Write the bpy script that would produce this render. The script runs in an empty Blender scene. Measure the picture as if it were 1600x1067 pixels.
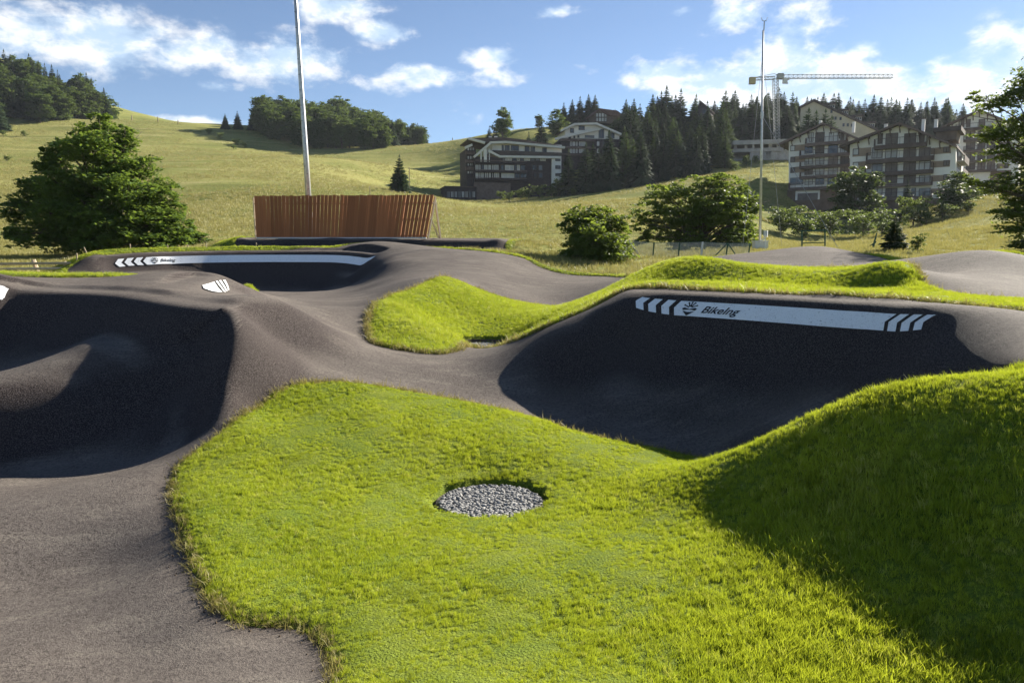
import bpy, bmesh, math, random
import numpy as np
from mathutils import Vector, Matrix

# ---------------------------------------------------------------- camera, sky, sun, exposure
SC = bpy.context.scene
COL = SC.collection
F = 1150.0                      # focal length in pixels of the 1600 px wide photograph
CAMZ = 2.65
PITCH = math.atan(138.5 / F)    # the camera looks slightly down
camd = bpy.data.cameras.new('camera')
camd.sensor_width = 36.0
camd.lens = F / 1600.0 * 36.0
camd.clip_start = 0.05
camd.clip_end = 6000.0
cam = bpy.data.objects.new('camera', camd)
COL.objects.link(cam)
cam.location = (0, 0, CAMZ)
cam.rotation_euler = (math.pi / 2 - PITCH, 0, 0)
SC.camera = cam

SUN_AZ, SUN_EL = math.radians(50), math.radians(28)
SUNDIR = Vector((math.sin(SUN_AZ) * math.cos(SUN_EL), math.cos(SUN_AZ) * math.cos(SUN_EL), math.sin(SUN_EL)))
sund = bpy.data.lights.new('sun', 'SUN')
sund.energy = 5.0
sund.angle = math.radians(0.5)
sund.color = (1.0, 0.93, 0.80)
sun = bpy.data.objects.new('sun', sund)
COL.objects.link(sun)
sun.rotation_euler = SUNDIR.to_track_quat('Z', 'Y').to_euler()

SC.view_settings.view_transform = 'Standard'
SC.view_settings.look = 'None'
SC.view_settings.exposure = 1.5
SC.view_settings.gamma = 1.0
SC.view_settings.use_curve_mapping = False
SC.cycles.max_bounces = 5
SC.cycles.diffuse_bounces = 3
SC.cycles.transparent_max_bounces = 6
SC.cycles.volume_bounces = 0


def pdir(px, py):
    dx, dy = (px - 800.0) / F, (533.5 - py) / F
    cp, sp = math.cos(PITCH), math.sin(PITCH)
    return np.array([dx, dy * sp + cp, dy * cp - sp])


def at(px, py, y):
    """the point of the photograph's pixel (px, py) that stands y metres ahead of the photographer"""
    d = pdir(px, py)
    return np.array([0, 0, CAMZ]) + d * (y / d[1])


# ---- world: clear sky with drifting cumulus
world = bpy.data.worlds.new('World')
SC.world = world
world.use_nodes = True
world.cycles.sampling_method = 'MANUAL'
world.cycles.sample_map_resolution = 512
WN, WL = world.node_tree.nodes, world.node_tree.links
WN.clear()


def wn(t, **kw):
    n = WN.new(t)
    for k, v in kw.items():
        setattr(n, k, v)
    return n


def wmath(op, a, b=None, c=None):
    n = wn('ShaderNodeMath', operation=op)
    for i, v in enumerate((a, b, c)):
        if v is None:
            continue
        if isinstance(v, (int, float)):
            n.inputs[i].default_value = v
        else:
            WL.new(v, n.inputs[i])
    return n.outputs[0]


SKYK = 0.050
sky = wn('ShaderNodeTexSky', sky_type='NISHITA')
sky.sun_disc = False
sky.sun_elevation = SUN_EL
sky.sun_rotation = SUN_AZ
sky.altitude = 1500
sky.air_density = 0.88
sky.dust_density = 0.15
sky.ozone_density = 2.4
tc = wn('ShaderNodeTexCoord')
sep = wn('ShaderNodeSeparateXYZ')
WL.new(tc.outputs['Generated'], sep.inputs[0])
AZ = wmath('ARCTAN2', sep.outputs[0], sep.outputs[1])
EL = wmath('ARCSINE', sep.outputs[2])
azel = wn('ShaderNodeCombineXYZ')
WL.new(AZ, azel.inputs[0])
WL.new(EL, azel.inputs[1])
# flattened cloud coordinates: clouds get wider and lower towards the horizon
ELS = wmath('MULTIPLY', EL, 1.7)
cvec = wn('ShaderNodeCombineXYZ')
WL.new(AZ, cvec.inputs[0])
WL.new(ELS, cvec.inputs[1])


def wnoise(vec, scale, detail, rough, off=(0, 0, 0), dist=0.0):
    mp = wn('ShaderNodeVectorMath', operation='ADD')
    WL.new(vec, mp.inputs[0])
    mp.inputs[1].default_value = off
    n = wn('ShaderNodeTexNoise')
    n.inputs['Scale'].default_value = scale
    n.inputs['Detail'].default_value = detail
    n.inputs['Roughness'].default_value = rough
    n.inputs['Distortion'].default_value = dist
    WL.new(mp.outputs[0], n.inputs['Vector'])
    return n.outputs[0]


# where the individual clouds stand (centre and half size in the photograph's pixels, weight)
CLOUDS = [(30, 50, 150, 38, .85), (170, 60, 110, 38, .9), (270, 78, 110, 32, .8), (370, 90, 110, 30, .75), (460, 92, 70, 36, .85), (90, 95, 70, 18, .55),
          (340, 137, 38, 12, .7), (590, 48, 50, 18, .95), (530, 10, 60, 26, .9), (755, 90, 46, 16, .85), (668, 120, 60, 16, .95),
          (775, 122, 50, 17, .65), (868, 18, 34, 9, .7), (285, 188, 80, 8, .8), (600, 132, 75, 18, .55), (720, 190, 60, 30, .35),
          (1035, 118, 55, 22, .95), (1110, 140, 80, 36, 1.2), (1225, 125, 80, 42, 1.35), (1310, 150, 70, 32, 1.3), (1397, 142, 40, 32, 1.25),
          (1480, 165, 110, 28, 1.2), (1495, 112, 70, 30, .8), (1560, 68, 60, 24, .8), (1590, 120, 50, 56, 1.0),
          (1145, 20, 46, 24, .9), (1245, 30, 60, 75, .62), (1350, 80, 26, 12, .6), (1065, 18, 24, 9, .6), (905, 110, 30, 14, .5), (1130, 185, 200, 16, .7)]
acc = None
for (px, py, sx, sy, wgt) in CLOUDS:
    d = pdir(px, py)
    d = d / np.linalg.norm(d)
    ca, ce = math.atan2(d[0], d[1]), math.asin(d[2])
    sub = wn('ShaderNodeVectorMath', operation='SUBTRACT')
    WL.new(azel.outputs[0], sub.inputs[0])
    sub.inputs[1].default_value = (ca, ce, 0)
    mul = wn('ShaderNodeVectorMath', operation='MULTIPLY')
    WL.new(sub.outputs[0], mul.inputs[0])
    mul.inputs[1].default_value = (F / sx, F / sy, 0)
    dot = wn('ShaderNodeVectorMath', operation='DOT_PRODUCT')
    WL.new(mul.outputs[0], dot.inputs[0])
    WL.new(mul.outputs[0], dot.inputs[1])
    e = wmath('MULTIPLY', wmath('EXPONENT', wmath('MULTIPLY', dot.outputs['Value'], -0.7)), wgt)
    acc = e if acc is None else wmath('MAXIMUM', acc, e)
# broken cumulus everywhere else
gen = wmath('MULTIPLY', wmath('SUBTRACT', wnoise(cvec.outputs[0], 3.1, 3, .5, (4.2, 1.7, 0)), 0.50), 1.6)
gen = wmath('MAXIMUM', gen, 0.0)
# keep the picture's own gaps: the general field fades where the named clouds are laid out
inview = wn('ShaderNodeMapRange', interpolation_type='SMOOTHSTEP')
WL.new(wmath('ABSOLUTE', AZ), inview.inputs[0])
inview.inputs[1].default_value = 0.55
inview.inputs[2].default_value = 0.8
gen = wmath('MULTIPLY', gen, inview.outputs[0])
base = wmath('MAXIMUM', acc, gen)
n1 = wnoise(cvec.outputs[0], 17.0, 6, .60, (0, 0, 0), .15)
n2 = wnoise(cvec.outputs[0], 17.0, 6, .60, (-.018, -.028, 0), .15)
dens = wmath('ADD', base, wmath('MULTIPLY', wmath('SUBTRACT', n1, 0.5), 1.75))
dens2 = wmath('ADD', base, wmath('MULTIPLY', wmath('SUBTRACT', n2, 0.5), 1.75))
cov = wn('ShaderNodeMapRange', interpolation_type='SMOOTHSTEP')
WL.new(dens, cov.inputs[0])
cov.inputs[1].default_value = 0.31
cov.inputs[2].default_value = 0.86
gate = wn('ShaderNodeMapRange', interpolation_type='SMOOTHSTEP')
WL.new(base, gate.inputs[0])
gate.inputs[1].default_value = 0.05
gate.inputs[2].default_value = 0.30
cover = wmath('MULTIPLY', wmath('MULTIPLY', cov.outputs[0], gate.outputs[0]), 0.86)
lit = wn('ShaderNodeMapRange', interpolation_type='SMOOTHSTEP')
WL.new(wmath('SUBTRACT', dens, dens2), lit.inputs[0])
lit.inputs[1].default_value = -0.22
lit.inputs[2].default_value = 0.24
ccol = wn('ShaderNodeMix', data_type='RGBA')
WL.new(lit.outputs[0], ccol.inputs['Factor'])
ccol.inputs[6].default_value = (.235, .305, .385, 1)
ccol.inputs[7].default_value = (.42, .425, .425, 1)
skyk = wn('ShaderNodeMix', data_type='RGBA', blend_type='MULTIPLY')
skyk.inputs['Factor'].default_value = 1.0
WL.new(sky.outputs[0], skyk.inputs[6])
skyk.inputs[7].default_value = (SKYK * 1.0, SKYK * 1.0, SKYK * 1.0, 1)
mixc = wn('ShaderNodeMix', data_type='RGBA')
WL.new(cover, mixc.inputs['Factor'])
WL.new(skyk.outputs[2], mixc.inputs[6])
WL.new(ccol.outputs[2], mixc.inputs[7])
bg = wn('ShaderNodeBackground')
WL.new(mixc.outputs[2], bg.inputs[0])
bg.inputs[1].default_value = 1.0
wo = wn('ShaderNodeOutputWorld')
WL.new(bg.outputs[0], wo.inputs[0])

# ---------------------------------------------------------------- helpers
RNG = np.random.default_rng(7)
random.seed(7)


def mk_mesh(name, V, Fc, mat=None, smooth=False, attrs=None):
    me = bpy.data.meshes.new(name)
    V = np.asarray(V, dtype=np.float32)
    me.vertices.add(len(V))
    me.vertices.foreach_set('co', V.ravel())
    Fc = np.asarray(Fc, dtype=np.int32)
    k = Fc.shape[1]
    me.loops.add(Fc.size)
    me.loops.foreach_set('vertex_index', Fc.ravel())
    me.polygons.add(len(Fc))
    me.polygons.foreach_set('loop_start', np.arange(0, Fc.size, k, dtype=np.int32))
    me.polygons.foreach_set('loop_total', np.full(len(Fc), k, dtype=np.int32))
    if smooth:
        me.polygons.foreach_set('use_smooth', np.ones(len(Fc), dtype=bool))
    me.update(calc_edges=True)
    if attrs:
        for an, av in attrs.items():
            a = me.attributes.new(an, 'FLOAT', 'POINT')
            a.data.foreach_set('value', np.asarray(av, dtype=np.float32))
    if mat:
        me.materials.append(mat)
    return me


def link(name, me, parent=None, label=None, cat=None, group=None, kind=None, loc=None):
    o = bpy.data.objects.new(name, me)
    COL.objects.link(o)
    if parent is not None:
        o.parent = parent
    if loc is not None:
        o.location = loc
    return tag(o, label, cat, group, kind)


def tag(o, label=None, cat=None, group=None, kind=None):
    if label:
        o['label'] = label
    if cat:
        o['category'] = cat
    if group:
        o['group'] = group
    if kind:
        o['kind'] = kind
    return o


def empty(name, loc, label=None, cat=None, group=None, rz=0.0):
    o = bpy.data.objects.new(name, None)
    COL.objects.link(o)
    o.empty_display_size = 0.3
    o.location = [float(v) for v in loc]
    o.rotation_euler = (0, 0, rz)
    return tag(o, label, cat, group)


class MB:
    """collects boxes, prisms and tubes into one mesh"""

    def __init__(self):
        self.v, self.f = [], []

    def box(self, a, b):
        i = len(self.v)
        x0, y0, z0 = a
        x1, y1, z1 = b
        self.v += [(x0, y0, z0), (x1, y0, z0), (x1, y1, z0), (x0, y1, z0), (x0, y0, z1), (x1, y0, z1), (x1, y1, z1), (x0, y1, z1)]
        self.f += [(i, i + 3, i + 2, i + 1), (i + 4, i + 5, i + 6, i + 7), (i, i + 1, i + 5, i + 4), (i + 1, i + 2, i + 6, i + 5),
                   (i + 2, i + 3, i + 7, i + 6), (i + 3, i, i + 4, i + 7)]
        return self

    def prism(self, poly, w0, w1):
        """poly in (u, v), extruded along w; local axes are (u, w, v)"""
        n = len(poly)
        i = len(self.v)
        ar = sum(poly[k][0] * poly[(k + 1) % n][1] - poly[(k + 1) % n][0] * poly[k][1] for k in range(n))
        if ar < 0:
            poly = poly[::-1]
        self.v += [(u, w0, v) for u, v in poly] + [(u, w1, v) for u, v in poly]
        self.f.append(tuple(range(i, i + n)))
        self.f.append(tuple(range(i + 2 * n - 1, i + n - 1, -1)))
        for k in range(n):
            k2 = (k + 1) % n
            self.f.append((i + k2, i + k, i + n + k, i + n + k2))
        return self

    def tube(self, pts, rads, seg=8, cap=True):
        pts = [Vector(p) for p in pts]
        if isinstance(rads, (int, float)):
            rads = [rads] * len(pts)
        i = len(self.v)
        n = len(pts)
        for k, p in enumerate(pts):
            d = (pts[min(k + 1, n - 1)] - pts[max(k - 1, 0)]).normalized()
            a = Vector((0, 0, 1)) if abs(d.z) < .9 else Vector((1, 0, 0))
            s = d.cross(a).normalized()
            t = d.cross(s)
            for j in range(seg):
                an = 2 * math.pi * j / seg
                self.v.append(tuple(p + (s * math.cos(an) + t * math.sin(an)) * rads[k]))
        for k in range(n - 1):
            for j in range(seg):
                j2 = (j + 1) % seg
                self.f.append((i + k * seg + j, i + k * seg + j2, i + (k + 1) * seg + j2, i + (k + 1) * seg + j))
        if cap:
            self.f.append(tuple(i + j for j in range(seg))[::-1])
            self.f.append(tuple(i + (n - 1) * seg + j for j in range(seg)))
        return self

    def mesh(self, name, mat, smooth=False):
        me = bpy.data.meshes.new(name)
        me.from_pydata([tuple(map(float, v)) for v in self.v], [], self.f)
        me.materials.append(mat)
        if smooth:
            me.polygons.foreach_set('use_smooth', np.ones(len(me.polygons), dtype=bool))
        bm = bmesh.new()
        bm.from_mesh(me)
        bmesh.ops.recalc_face_normals(bm, faces=bm.faces)
        bm.to_mesh(me)
        bm.free()
        me.update()
        return me

    def build(self, name, mat, parent=None, smooth=False, **kw):
        return link(name, self.mesh(name, mat, smooth), parent, **kw)


# ---------------------------------------------------------------- materials
class NT:
    def __init__(self, name):
        self.m = bpy.data.materials.new(name)
        self.m.use_nodes = True
        self.t = self.m.node_tree
        self.n, self.l = self.t.nodes, self.t.links
        self.n.clear()
        self.out = self.n.new('ShaderNodeOutputMaterial')

    def node(self, t, **kw):
        n = self.n.new(t)
        for k, v in kw.items():
            setattr(n, k, v)
        return n

    def put(self, sock, v):
        if isinstance(v, (int, float)):
            sock.default_value = v
        elif isinstance(v, tuple):
            sock.default_value = v if len(v) != 3 or sock.type != 'RGBA' else (*v, 1)
        else:
            self.l.new(v, sock)

    def math(self, op, a, b=None, clamp=False):
        n = self.node('ShaderNodeMath', operation=op, use_clamp=clamp)
        self.put(n.inputs[0], a)
        if b is not None:
            self.put(n.inputs[1], b)
        return n.outputs[0]

    def pos(self):
        return self.node('ShaderNodeNewGeometry').outputs['Position']

    def obj(self):
        return self.node('ShaderNodeTexCoord').outputs['Object']

    def scaled(self, vec, s):
        n = self.node('ShaderNodeVectorMath', operation='MULTIPLY')
        self.put(n.inputs[0], vec)
        n.inputs[1].default_value = s
        return n.outputs[0]

    def noise(self, vec, scale, detail=4, rough=.55, dist=0.):
        n = self.node('ShaderNodeTexNoise')
        self.put(n.inputs['Vector'], vec)
        n.inputs['Scale'].default_value = scale
        n.inputs['Detail'].default_value = detail
        n.inputs['Roughness'].default_value = rough
        n.inputs['Distortion'].default_value = dist
        return n.outputs[0]

    def ramp(self, v, a, b, lo=0., hi=1.):
        n = self.node('ShaderNodeMapRange', interpolation_type='SMOOTHSTEP')
        self.put(n.inputs[0], v)
        for i, x in enumerate((a, b, lo, hi)):
            n.inputs[i + 1].default_value = x
        return n.outputs[0]

    def mix(self, f, a, b, mode='MIX'):
        n = self.node('ShaderNodeMix', data_type='RGBA', blend_type=mode)
        self.put(n.inputs['Factor'], f)
        self.put(n.inputs[6], a)
        self.put(n.inputs[7], b)
        return n.outputs[2]

    def bump(self, h, strength, dist):
        n = self.node('ShaderNodeBump')
        n.inputs['Strength'].default_value = strength
        n.inputs['Distance'].default_value = dist
        self.put(n.inputs['Height'], h)
        return n.outputs[0]

    def rand(self):
        return self.node('ShaderNodeObjectInfo').outputs['Random']

    def attr(self, name):
        return self.node('ShaderNodeAttribute', attribute_name=name).outputs['Fac']

    def bsdf(self, col, rough=.8, spec=.3, metal=0., normal=None, **kw):
        b = self.node('ShaderNodeBsdfPrincipled')
        self.put(b.inputs['Base Color'], col)
        self.put(b.inputs['Roughness'], rough)
        b.inputs['Specular IOR Level'].default_value = spec
        b.inputs['Metallic'].default_value = metal
        if normal is not None:
            self.l.new(normal, b.inputs['Normal'])
        for k, v in kw.items():
            self.put(b.inputs[k], v)
        return b.outputs[0]

    def done(self, sh):
        self.l.new(sh, self.out.inputs[0])
        return self.m


def simple(name, c1, c2, scale=3., rough=.75, spec=.3, metal=0., bump=.0, coord='obj', stretch=(1, 1, 1), rnd=0.):
    t = NT(name)
    v = t.scaled(t.obj() if coord == 'obj' else t.pos(), stretch)
    f = t.ramp(t.noise(v, scale, 5, .6), .3, .7)
    c = t.mix(f, c1, c2)
    if rnd:
        k = t.ramp(t.rand(), 0, 1, 1 - rnd, 1 + rnd)
        g = t.node('ShaderNodeCombineXYZ')
        for i in range(3):
            t.l.new(k, g.inputs[i])
        c = t.mix(1.0, c, g.outputs[0], 'MULTIPLY')
    nrm = t.bump(t.noise(v, scale * 6, 3), bump, .02) if bump else None
    return t.done(t.bsdf(c, rough, spec, metal, nrm))


def leafmat(name, c1, c2, trans, tf=.35, scale=.6, rough=.6):
    """foliage: diffuse leaf with light coming through it, hue shifting in clumps and from plant to plant"""
    t = NT(name)
    f = t.ramp(t.noise(t.pos(), scale, 4, .6), .35, .65)
    c = t.mix(f, c1, c2)
    k = t.ramp(t.rand(), 0, 1, .78, 1.2)
    g = t.node('ShaderNodeCombineXYZ')
    for i in range(3):
        t.l.new(k, g.inputs[i])
    c = t.mix(1., c, g.outputs[0], 'MULTIPLY')
    d = t.bsdf(c, rough, .25)
    tr = t.node('ShaderNodeBsdfTranslucent')
    tr.inputs[0].default_value = (*trans, 1)
    m = t.node('ShaderNodeMixShader')
    m.inputs[0].default_value = tf
    t.l.new(d, m.inputs[1])
    t.l.new(tr.outputs[0], m.inputs[2])
    return t.done(m.outputs[0])


def mat_asphalt():
    t = NT('asphalt')
    p = t.pos()
    grit = t.noise(p, 62, 3, .8)
    grit2 = t.noise(p, 24, 3, .7)
    patch = t.noise(p, .7, 5, .62)
    str_ = t.noise(t.scaled(p, (1.1, 3.4, 1)), 1.0, 5, .65)
    c = t.mix(t.ramp(grit, .42, .68), (.0175, .0135, .013), (.130, .108, .101))
    c = t.mix(t.ramp(patch, .38, .68, 0, .55), c, (.058, .048, .045))
    # pale dust swept into faint streaks and along the turf edges
    dust = t.math('MULTIPLY', t.ramp(str_, .47, .70), t.ramp(grit2, .3, .6))
    flat = t.node('ShaderNodeSeparateXYZ')
    t.l.new(t.node('ShaderNodeNewGeometry').outputs['True Normal'], flat.inputs[0])
    flat = t.ramp(flat.outputs[2], .80, .97)
    dust = t.math('MULTIPLY', dust, flat)
    c = t.mix(t.math('MULTIPLY', dust, .50), c, (.25, .22, .18))
    # fine dust tone that also paints flat ground as sunlit, leaving steep walls dark
    c = t.mix(t.math('MULTIPLY', flat, t.ramp(t.math('ADD', grit2, t.math('MULTIPLY', patch, .5)), .45, .95, .12, .62)), c, (.185, .162, .142))
    ed = t.math('MULTIPLY', t.attr('edge'), t.ramp(grit2, .42, .62))
    c = t.mix(t.math('MULTIPLY', ed, .45), c, (.06, .043, .03))
    # pale scuffs
    sc = t.ramp(t.noise(t.scaled(p, (2.5, .8, 1.5)), 1.7, 6, .75), .66, .74)
    c = t.mix(t.math('MULTIPLY', sc, .12), c, (.20, .175, .155))
    h = t.math('ADD', grit, t.math('MULTIPLY', grit2, .6))
    return t.done(t.bsdf(c, .85, .10, 0, t.bump(h, .7, .015)))


def mat_lawn_soil():
    t = NT('lawn_soil')
    p = t.pos()
    c = t.mix(t.ramp(t.noise(p, .8, 5, .6), .35, .65), (.135, .185, .02), (.20, .235, .028))
    c = t.mix(t.ramp(t.noise(p, 40, 3, .6), .35, .7, 0, .6), c, (.045, .07, .012))
    e = t.math('MULTIPLY', t.attr('edge'), t.ramp(t.noise(p, 14, 4, .6), .3, .6))
    c = t.mix(e, c, (.10, .07, .035))
    return t.done(t.bsdf(c, .9, .1, 0, t.bump(t.noise(p, 55, 3), .9, .03)))


def mat_blade(name, dark, light, dry, trans, tf=.42):
    t = NT(name)
    p = t.pos()
    patch = t.ramp(t.noise(p, .75, 5, .65), .33, .67)
    c = t.mix(patch, dark, light)
    fine = t.ramp(t.noise(p, 5.5, 3, .6), .35, .65)
    c = t.mix(t.math('MULTIPLY', fine, .45), c, light)
    c = t.mix(t.ramp(t.rand(), .86, 1.0, 0, .75), c, dry)
    c = t.mix(t.ramp(t.noise(p, .42, 4, .6), .56, .72, 0, .28), c, dry)
    c = t.mix(t.ramp(t.noise(p, 1.9, 4, .65), .53, .70, 0, .72), c, tuple(x * .5 for x in dark))
    k = t.ramp(t.rand(), 0, 1, .8, 1.18)
    g = t.node('ShaderNodeCombineXYZ')
    for i in range(3):
        t.l.new(k, g.inputs[i])
    c = t.mix(1., c, g.outputs[0], 'MULTIPLY')
    d = t.bsdf(c, .5, .35)
    tr = t.node('ShaderNodeBsdfTranslucent')
    tc_ = t.mix(.5, c, trans)
    t.l.new(tc_, tr.inputs[0])
    m = t.node('ShaderNodeMixShader')
    m.inputs[0].default_value = tf
    t.l.new(d, m.inputs[1])
    t.l.new(tr.outputs[0], m.inputs[2])
    return t.done(m.outputs[0])


def mat_meadow():
    t = NT('meadow')
    p = t.pos()
    big = t.ramp(t.noise(t.scaled(p, (1, .55, .5)), .022, 6, .6), .36, .64)
    c = t.mix(big, (.185, .205, .055), (.285, .275, .09))
    c = t.mix(t.ramp(t.noise(t.scaled(p, (.5, 1.6, 1)), .06, 5, .65, .6), .50, .68, 0, .55), c, (.16, .185, .045))
    c = t.mix(t.ramp(t.noise(t.scaled(p, (.6, 2.2, 1)), .30, 6, .7), .5, .75, 0, .6), c, (.37, .33, .14))
    c = t.mix(t.ramp(t.noise(p, 1.5, 5, .75), .5, .72, 0, .5), c, (.10, .115, .03))
    # cattle terraces and mowing lines that follow the contour
    tz = t.noise(t.scaled(p, (.018, .018, .55)), 1., 4, .6, .3)
    c = t.mix(t.ramp(tz, .52, .62, 0, .5), c, (.13, .145, .04))
    c = t.mix(t.ramp(t.noise(t.scaled(p, (.03, .03, 1.1)), 1., 3, .5, .2), .60, .68, 0, .45), c, (.40, .36, .17))
    h = t.math('ADD', t.math('ADD', t.noise(p, .9, 6, .75), t.noise(p, .12, 4, .6)), tz)
    return t.done(t.bsdf(c, .95, .05, 0, t.bump(h, .6, .7)))


def mat_paint():
    t = NT('white_paint')
    p = t.pos()
    w = t.noise(p, 60, 4, .75)
    w2 = t.noise(p, 4, 4, .7)
    worn = t.math('MULTIPLY', t.ramp(w, .52, .68), t.ramp(w2, .35, .7, .25, 1.))
    c = t.mix(worn, (.82, .83, .84), (.36, .36, .37))
    c = t.mix(t.math('MULTIPLY', t.ramp(t.noise(p, 22, 5, .8), .58, .66), t.ramp(t.noise(p, 1.7, 4, .7), .40, .65, .15, 1.)), c, (.09, .085, .085))
    return t.done(t.bsdf(c, .7, .3, 0, t.bump(t.noise(p, 80, 3), .5, .01)))


def mat_wood(name, a, b, rnd=.22, stretch=(14, 14, .8)):
    t = NT(name)
    o = t.obj()
    r = t.rand()
    off = t.node('ShaderNodeVectorMath', operation='ADD')
    t.put(off.inputs[0], o)
    cx = t.node('ShaderNodeCombineXYZ')
    for i in range(3):
        t.l.new(t.math('MULTIPLY', r, 37.0), cx.inputs[i])
    t.l.new(cx.outputs[0], off.inputs[1])
    g = t.noise(t.scaled(off.outputs[0], stretch), 1., 5, .65, .5)
    c = t.mix(t.ramp(g, .3, .7), a, b)
    knots = t.ramp(t.noise(t.scaled(off.outputs[0], (9, 9, 2.2)), 1., 2), .70, .78)
    c = t.mix(t.math('MULTIPLY', knots, .6), c, tuple(x * .35 for x in a))
    k = t.ramp(r, 0, 1, 1 - rnd, 1 + rnd)
    gg = t.node('ShaderNodeCombineXYZ')
    for i in range(3):
        t.l.new(k, gg.inputs[i])
    c = t.mix(1., c, gg.outputs[0], 'MULTIPLY')
    return t.done(t.bsdf(c, .7, .25, 0, t.bump(g, .3, .01)))


def mat_glass(name, c=(.03, .035, .045)):
    t = NT(name)
    r = t.rand()
    col = t.mix(t.ramp(r, .55, .95), c, (.14, .14, .14))
    return t.done(t.bsdf(col, .08, .6))


M = {}
M['asphalt'] = mat_asphalt()
M['soil'] = mat_lawn_soil()
M['blade'] = mat_blade('lawn_blade', (.165, .245, .018), (.345, .40, .034), (.47, .42, .14), (.60, .66, .03))
M['meadow'] = mat_meadow()
M['meadow_blade'] = mat_blade('meadow_blade', (.21, .205, .055), (.32, .285, .10), (.40, .34, .15), (.40, .36, .10), .35)
M['paint'] = mat_paint()
M['letter'] = simple('dark_lettering', (.02, .02, .024), (.035, .034, .038), 30, .8)
M['larch'] = mat_wood('larch_plank', (.255, .086, .031), (.42, .155, .056), .17)
M['timber'] = mat_wood('pale_timber', (.42, .33, .22), (.55, .45, .32))
M['grey_timber'] = mat_wood('weathered_timber', (.22, .17, .11), (.33, .26, .17))
M['galv'] = simple('galvanised_steel', (.42, .43, .44), (.58, .58, .58), 6, .45, .5, .6)
M['green_metal'] = simple('green_metal', (.02, .07, .05), (.03, .09, .06), 5, .5, .4)
M['cabinet'] = simple('cabinet_grey', (.62, .61, .58), (.72, .71, .68), 3, .6)
M['white_plastic'] = simple('white_plastic', (.75, .75, .75), (.8, .8, .8), 3, .5)
M['cable'] = simple('steel_cable', (.30, .30, .31), (.4, .4, .41), 8, .5, .4, .5)
M['pebble'] = simple('pebble', (.075, .075, .078), (.33, .325, .315), 34, .85, .25, coord='pos')
M['pit'] = simple('concrete_ring', (.05, .042, .036), (.11, .095, .08), 9, .9)
M['white_wall'] = simple('white_render', (.66, .64, .60), (.76, .74, .69), .35, .9, .1)
M['cream_wall'] = simple('cream_render', (.44, .38, .28), (.54, .48, .36), .3, .9, .1)
M['dark_clad'] = simple('dark_cladding', (.030, .023, .026), (.055, .042, .045), .8, .8, .2, stretch=(1, 1, 3))
M['brown_clad'] = simple('brown_cladding', (.12, .085, .062), (.18, .13, .10), .8, .8, .2)
M['brown_rail'] = simple('brown_railing', (.095, .068, .058), (.145, .108, .092), 1.2, .75, .2, rnd=.2)
M['tan_panel'] = simple('tan_panel', (.235, .175, .13), (.30, .23, .175), .8, .85, .1)
M['roof_dark'] = simple('dark_roofing', (.055, .042, .038), (.095, .075, .066), 1.4, .8, .2, stretch=(1, 1, 4))
M['roof_brown'] = simple('brown_roofing', (.085, .042, .035), (.13, .07, .058), 1.4, .8, .2)
M['fascia'] = simple('white_fascia', (.58, .56, .50), (.66, .63, .57), .7, .7)
M['concrete'] = simple('raw_concrete', (.27, .26, .245), (.37, .355, .335), .6, .95, .1)
M['glass'] = mat_glass('window_glass')
M['glass_light'] = simple('curtained_glass', (.34, .33, .31), (.46, .45, .43), .8, .25, .5, rnd=.3)
M['frame'] = simple('window_frame', (.05, .035, .03), (.08, .06, .05), 2, .6)
M['shutter'] = simple('roller_shutter', (.12, .10, .095), (.19, .16, .145), 1, .7, rnd=.3)
M['crane'] = simple('crane_steel', (.30, .30, .28), (.42, .41, .37), 1, .5, .4)
M['ballast'] = simple('crane_ballast', (.42, .33, .16), (.5, .42, .25), 1, .8)
M['bark'] = simple('bark', (.085, .068, .052), (.15, .125, .10), 5, .95, .1, bump=.6, stretch=(4, 4, 1))
M['bark_dark'] = simple('spruce_bark', (.06, .045, .036), (.10, .08, .065), 4, .95, .1)
M['beech'] = leafmat('beech_leaf', (.050, .090, .020), (.098, .155, .034), (.24, .34, .045), .36, .5)
M['maple'] = leafmat('maple_leaf', (.048, .084, .018), (.098, .145, .030), (.26, .34, .045), .36, .7)
M['bushleaf'] = leafmat('bush_leaf', (.045, .075, .018), (.09, .12, .03), (.20, .26, .05), .34, .5)
M['farleaf'] = leafmat('wood_leaf', (.045, .080, .026), (.085, .125, .040), (.17, .23, .04), .28, .06)
M['spruce'] = leafmat('spruce_needles', (.024, .046, .020), (.046, .075, .030), (.08, .12, .03), .2, .1)
M['larchleaf'] = leafmat('larch_needles', (.045, .08, .024), (.08, .12, .035), (.14, .2, .04), .25, .1)
M['dry_blade'] = mat_blade('dry_blade', (.20, .19, .05), (.30, .26, .09), (.40, .32, .15), (.40, .34, .10), .35)
M['crumb'] = simple('soil_crumb', (.06, .042, .028), (.15, .115, .08), 20, .95, .1, coord='pos')

# ---------------------------------------------------------------- the ground: one height function
def tps_fit(P, Z, reg=0.0):
    P = np.asarray(P, float)
    n = len(P)
    d2 = ((P[:, None, :] - P[None, :, :]) ** 2).sum(-1)
    K = np.where(d2 > 0, 0.5 * d2 * np.log(d2 + 1e-12), 0) + reg * np.eye(n)
    Q = np.hstack([np.ones((n, 1)), P])
    A = np.zeros((n + 3, n + 3))
    A[:n, :n] = K
    A[:n, n:] = Q
    A[n:, :n] = Q.T
    b = np.concatenate([np.asarray(Z, float), np.zeros(3)])
    return P, np.linalg.solve(A, b)


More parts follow.
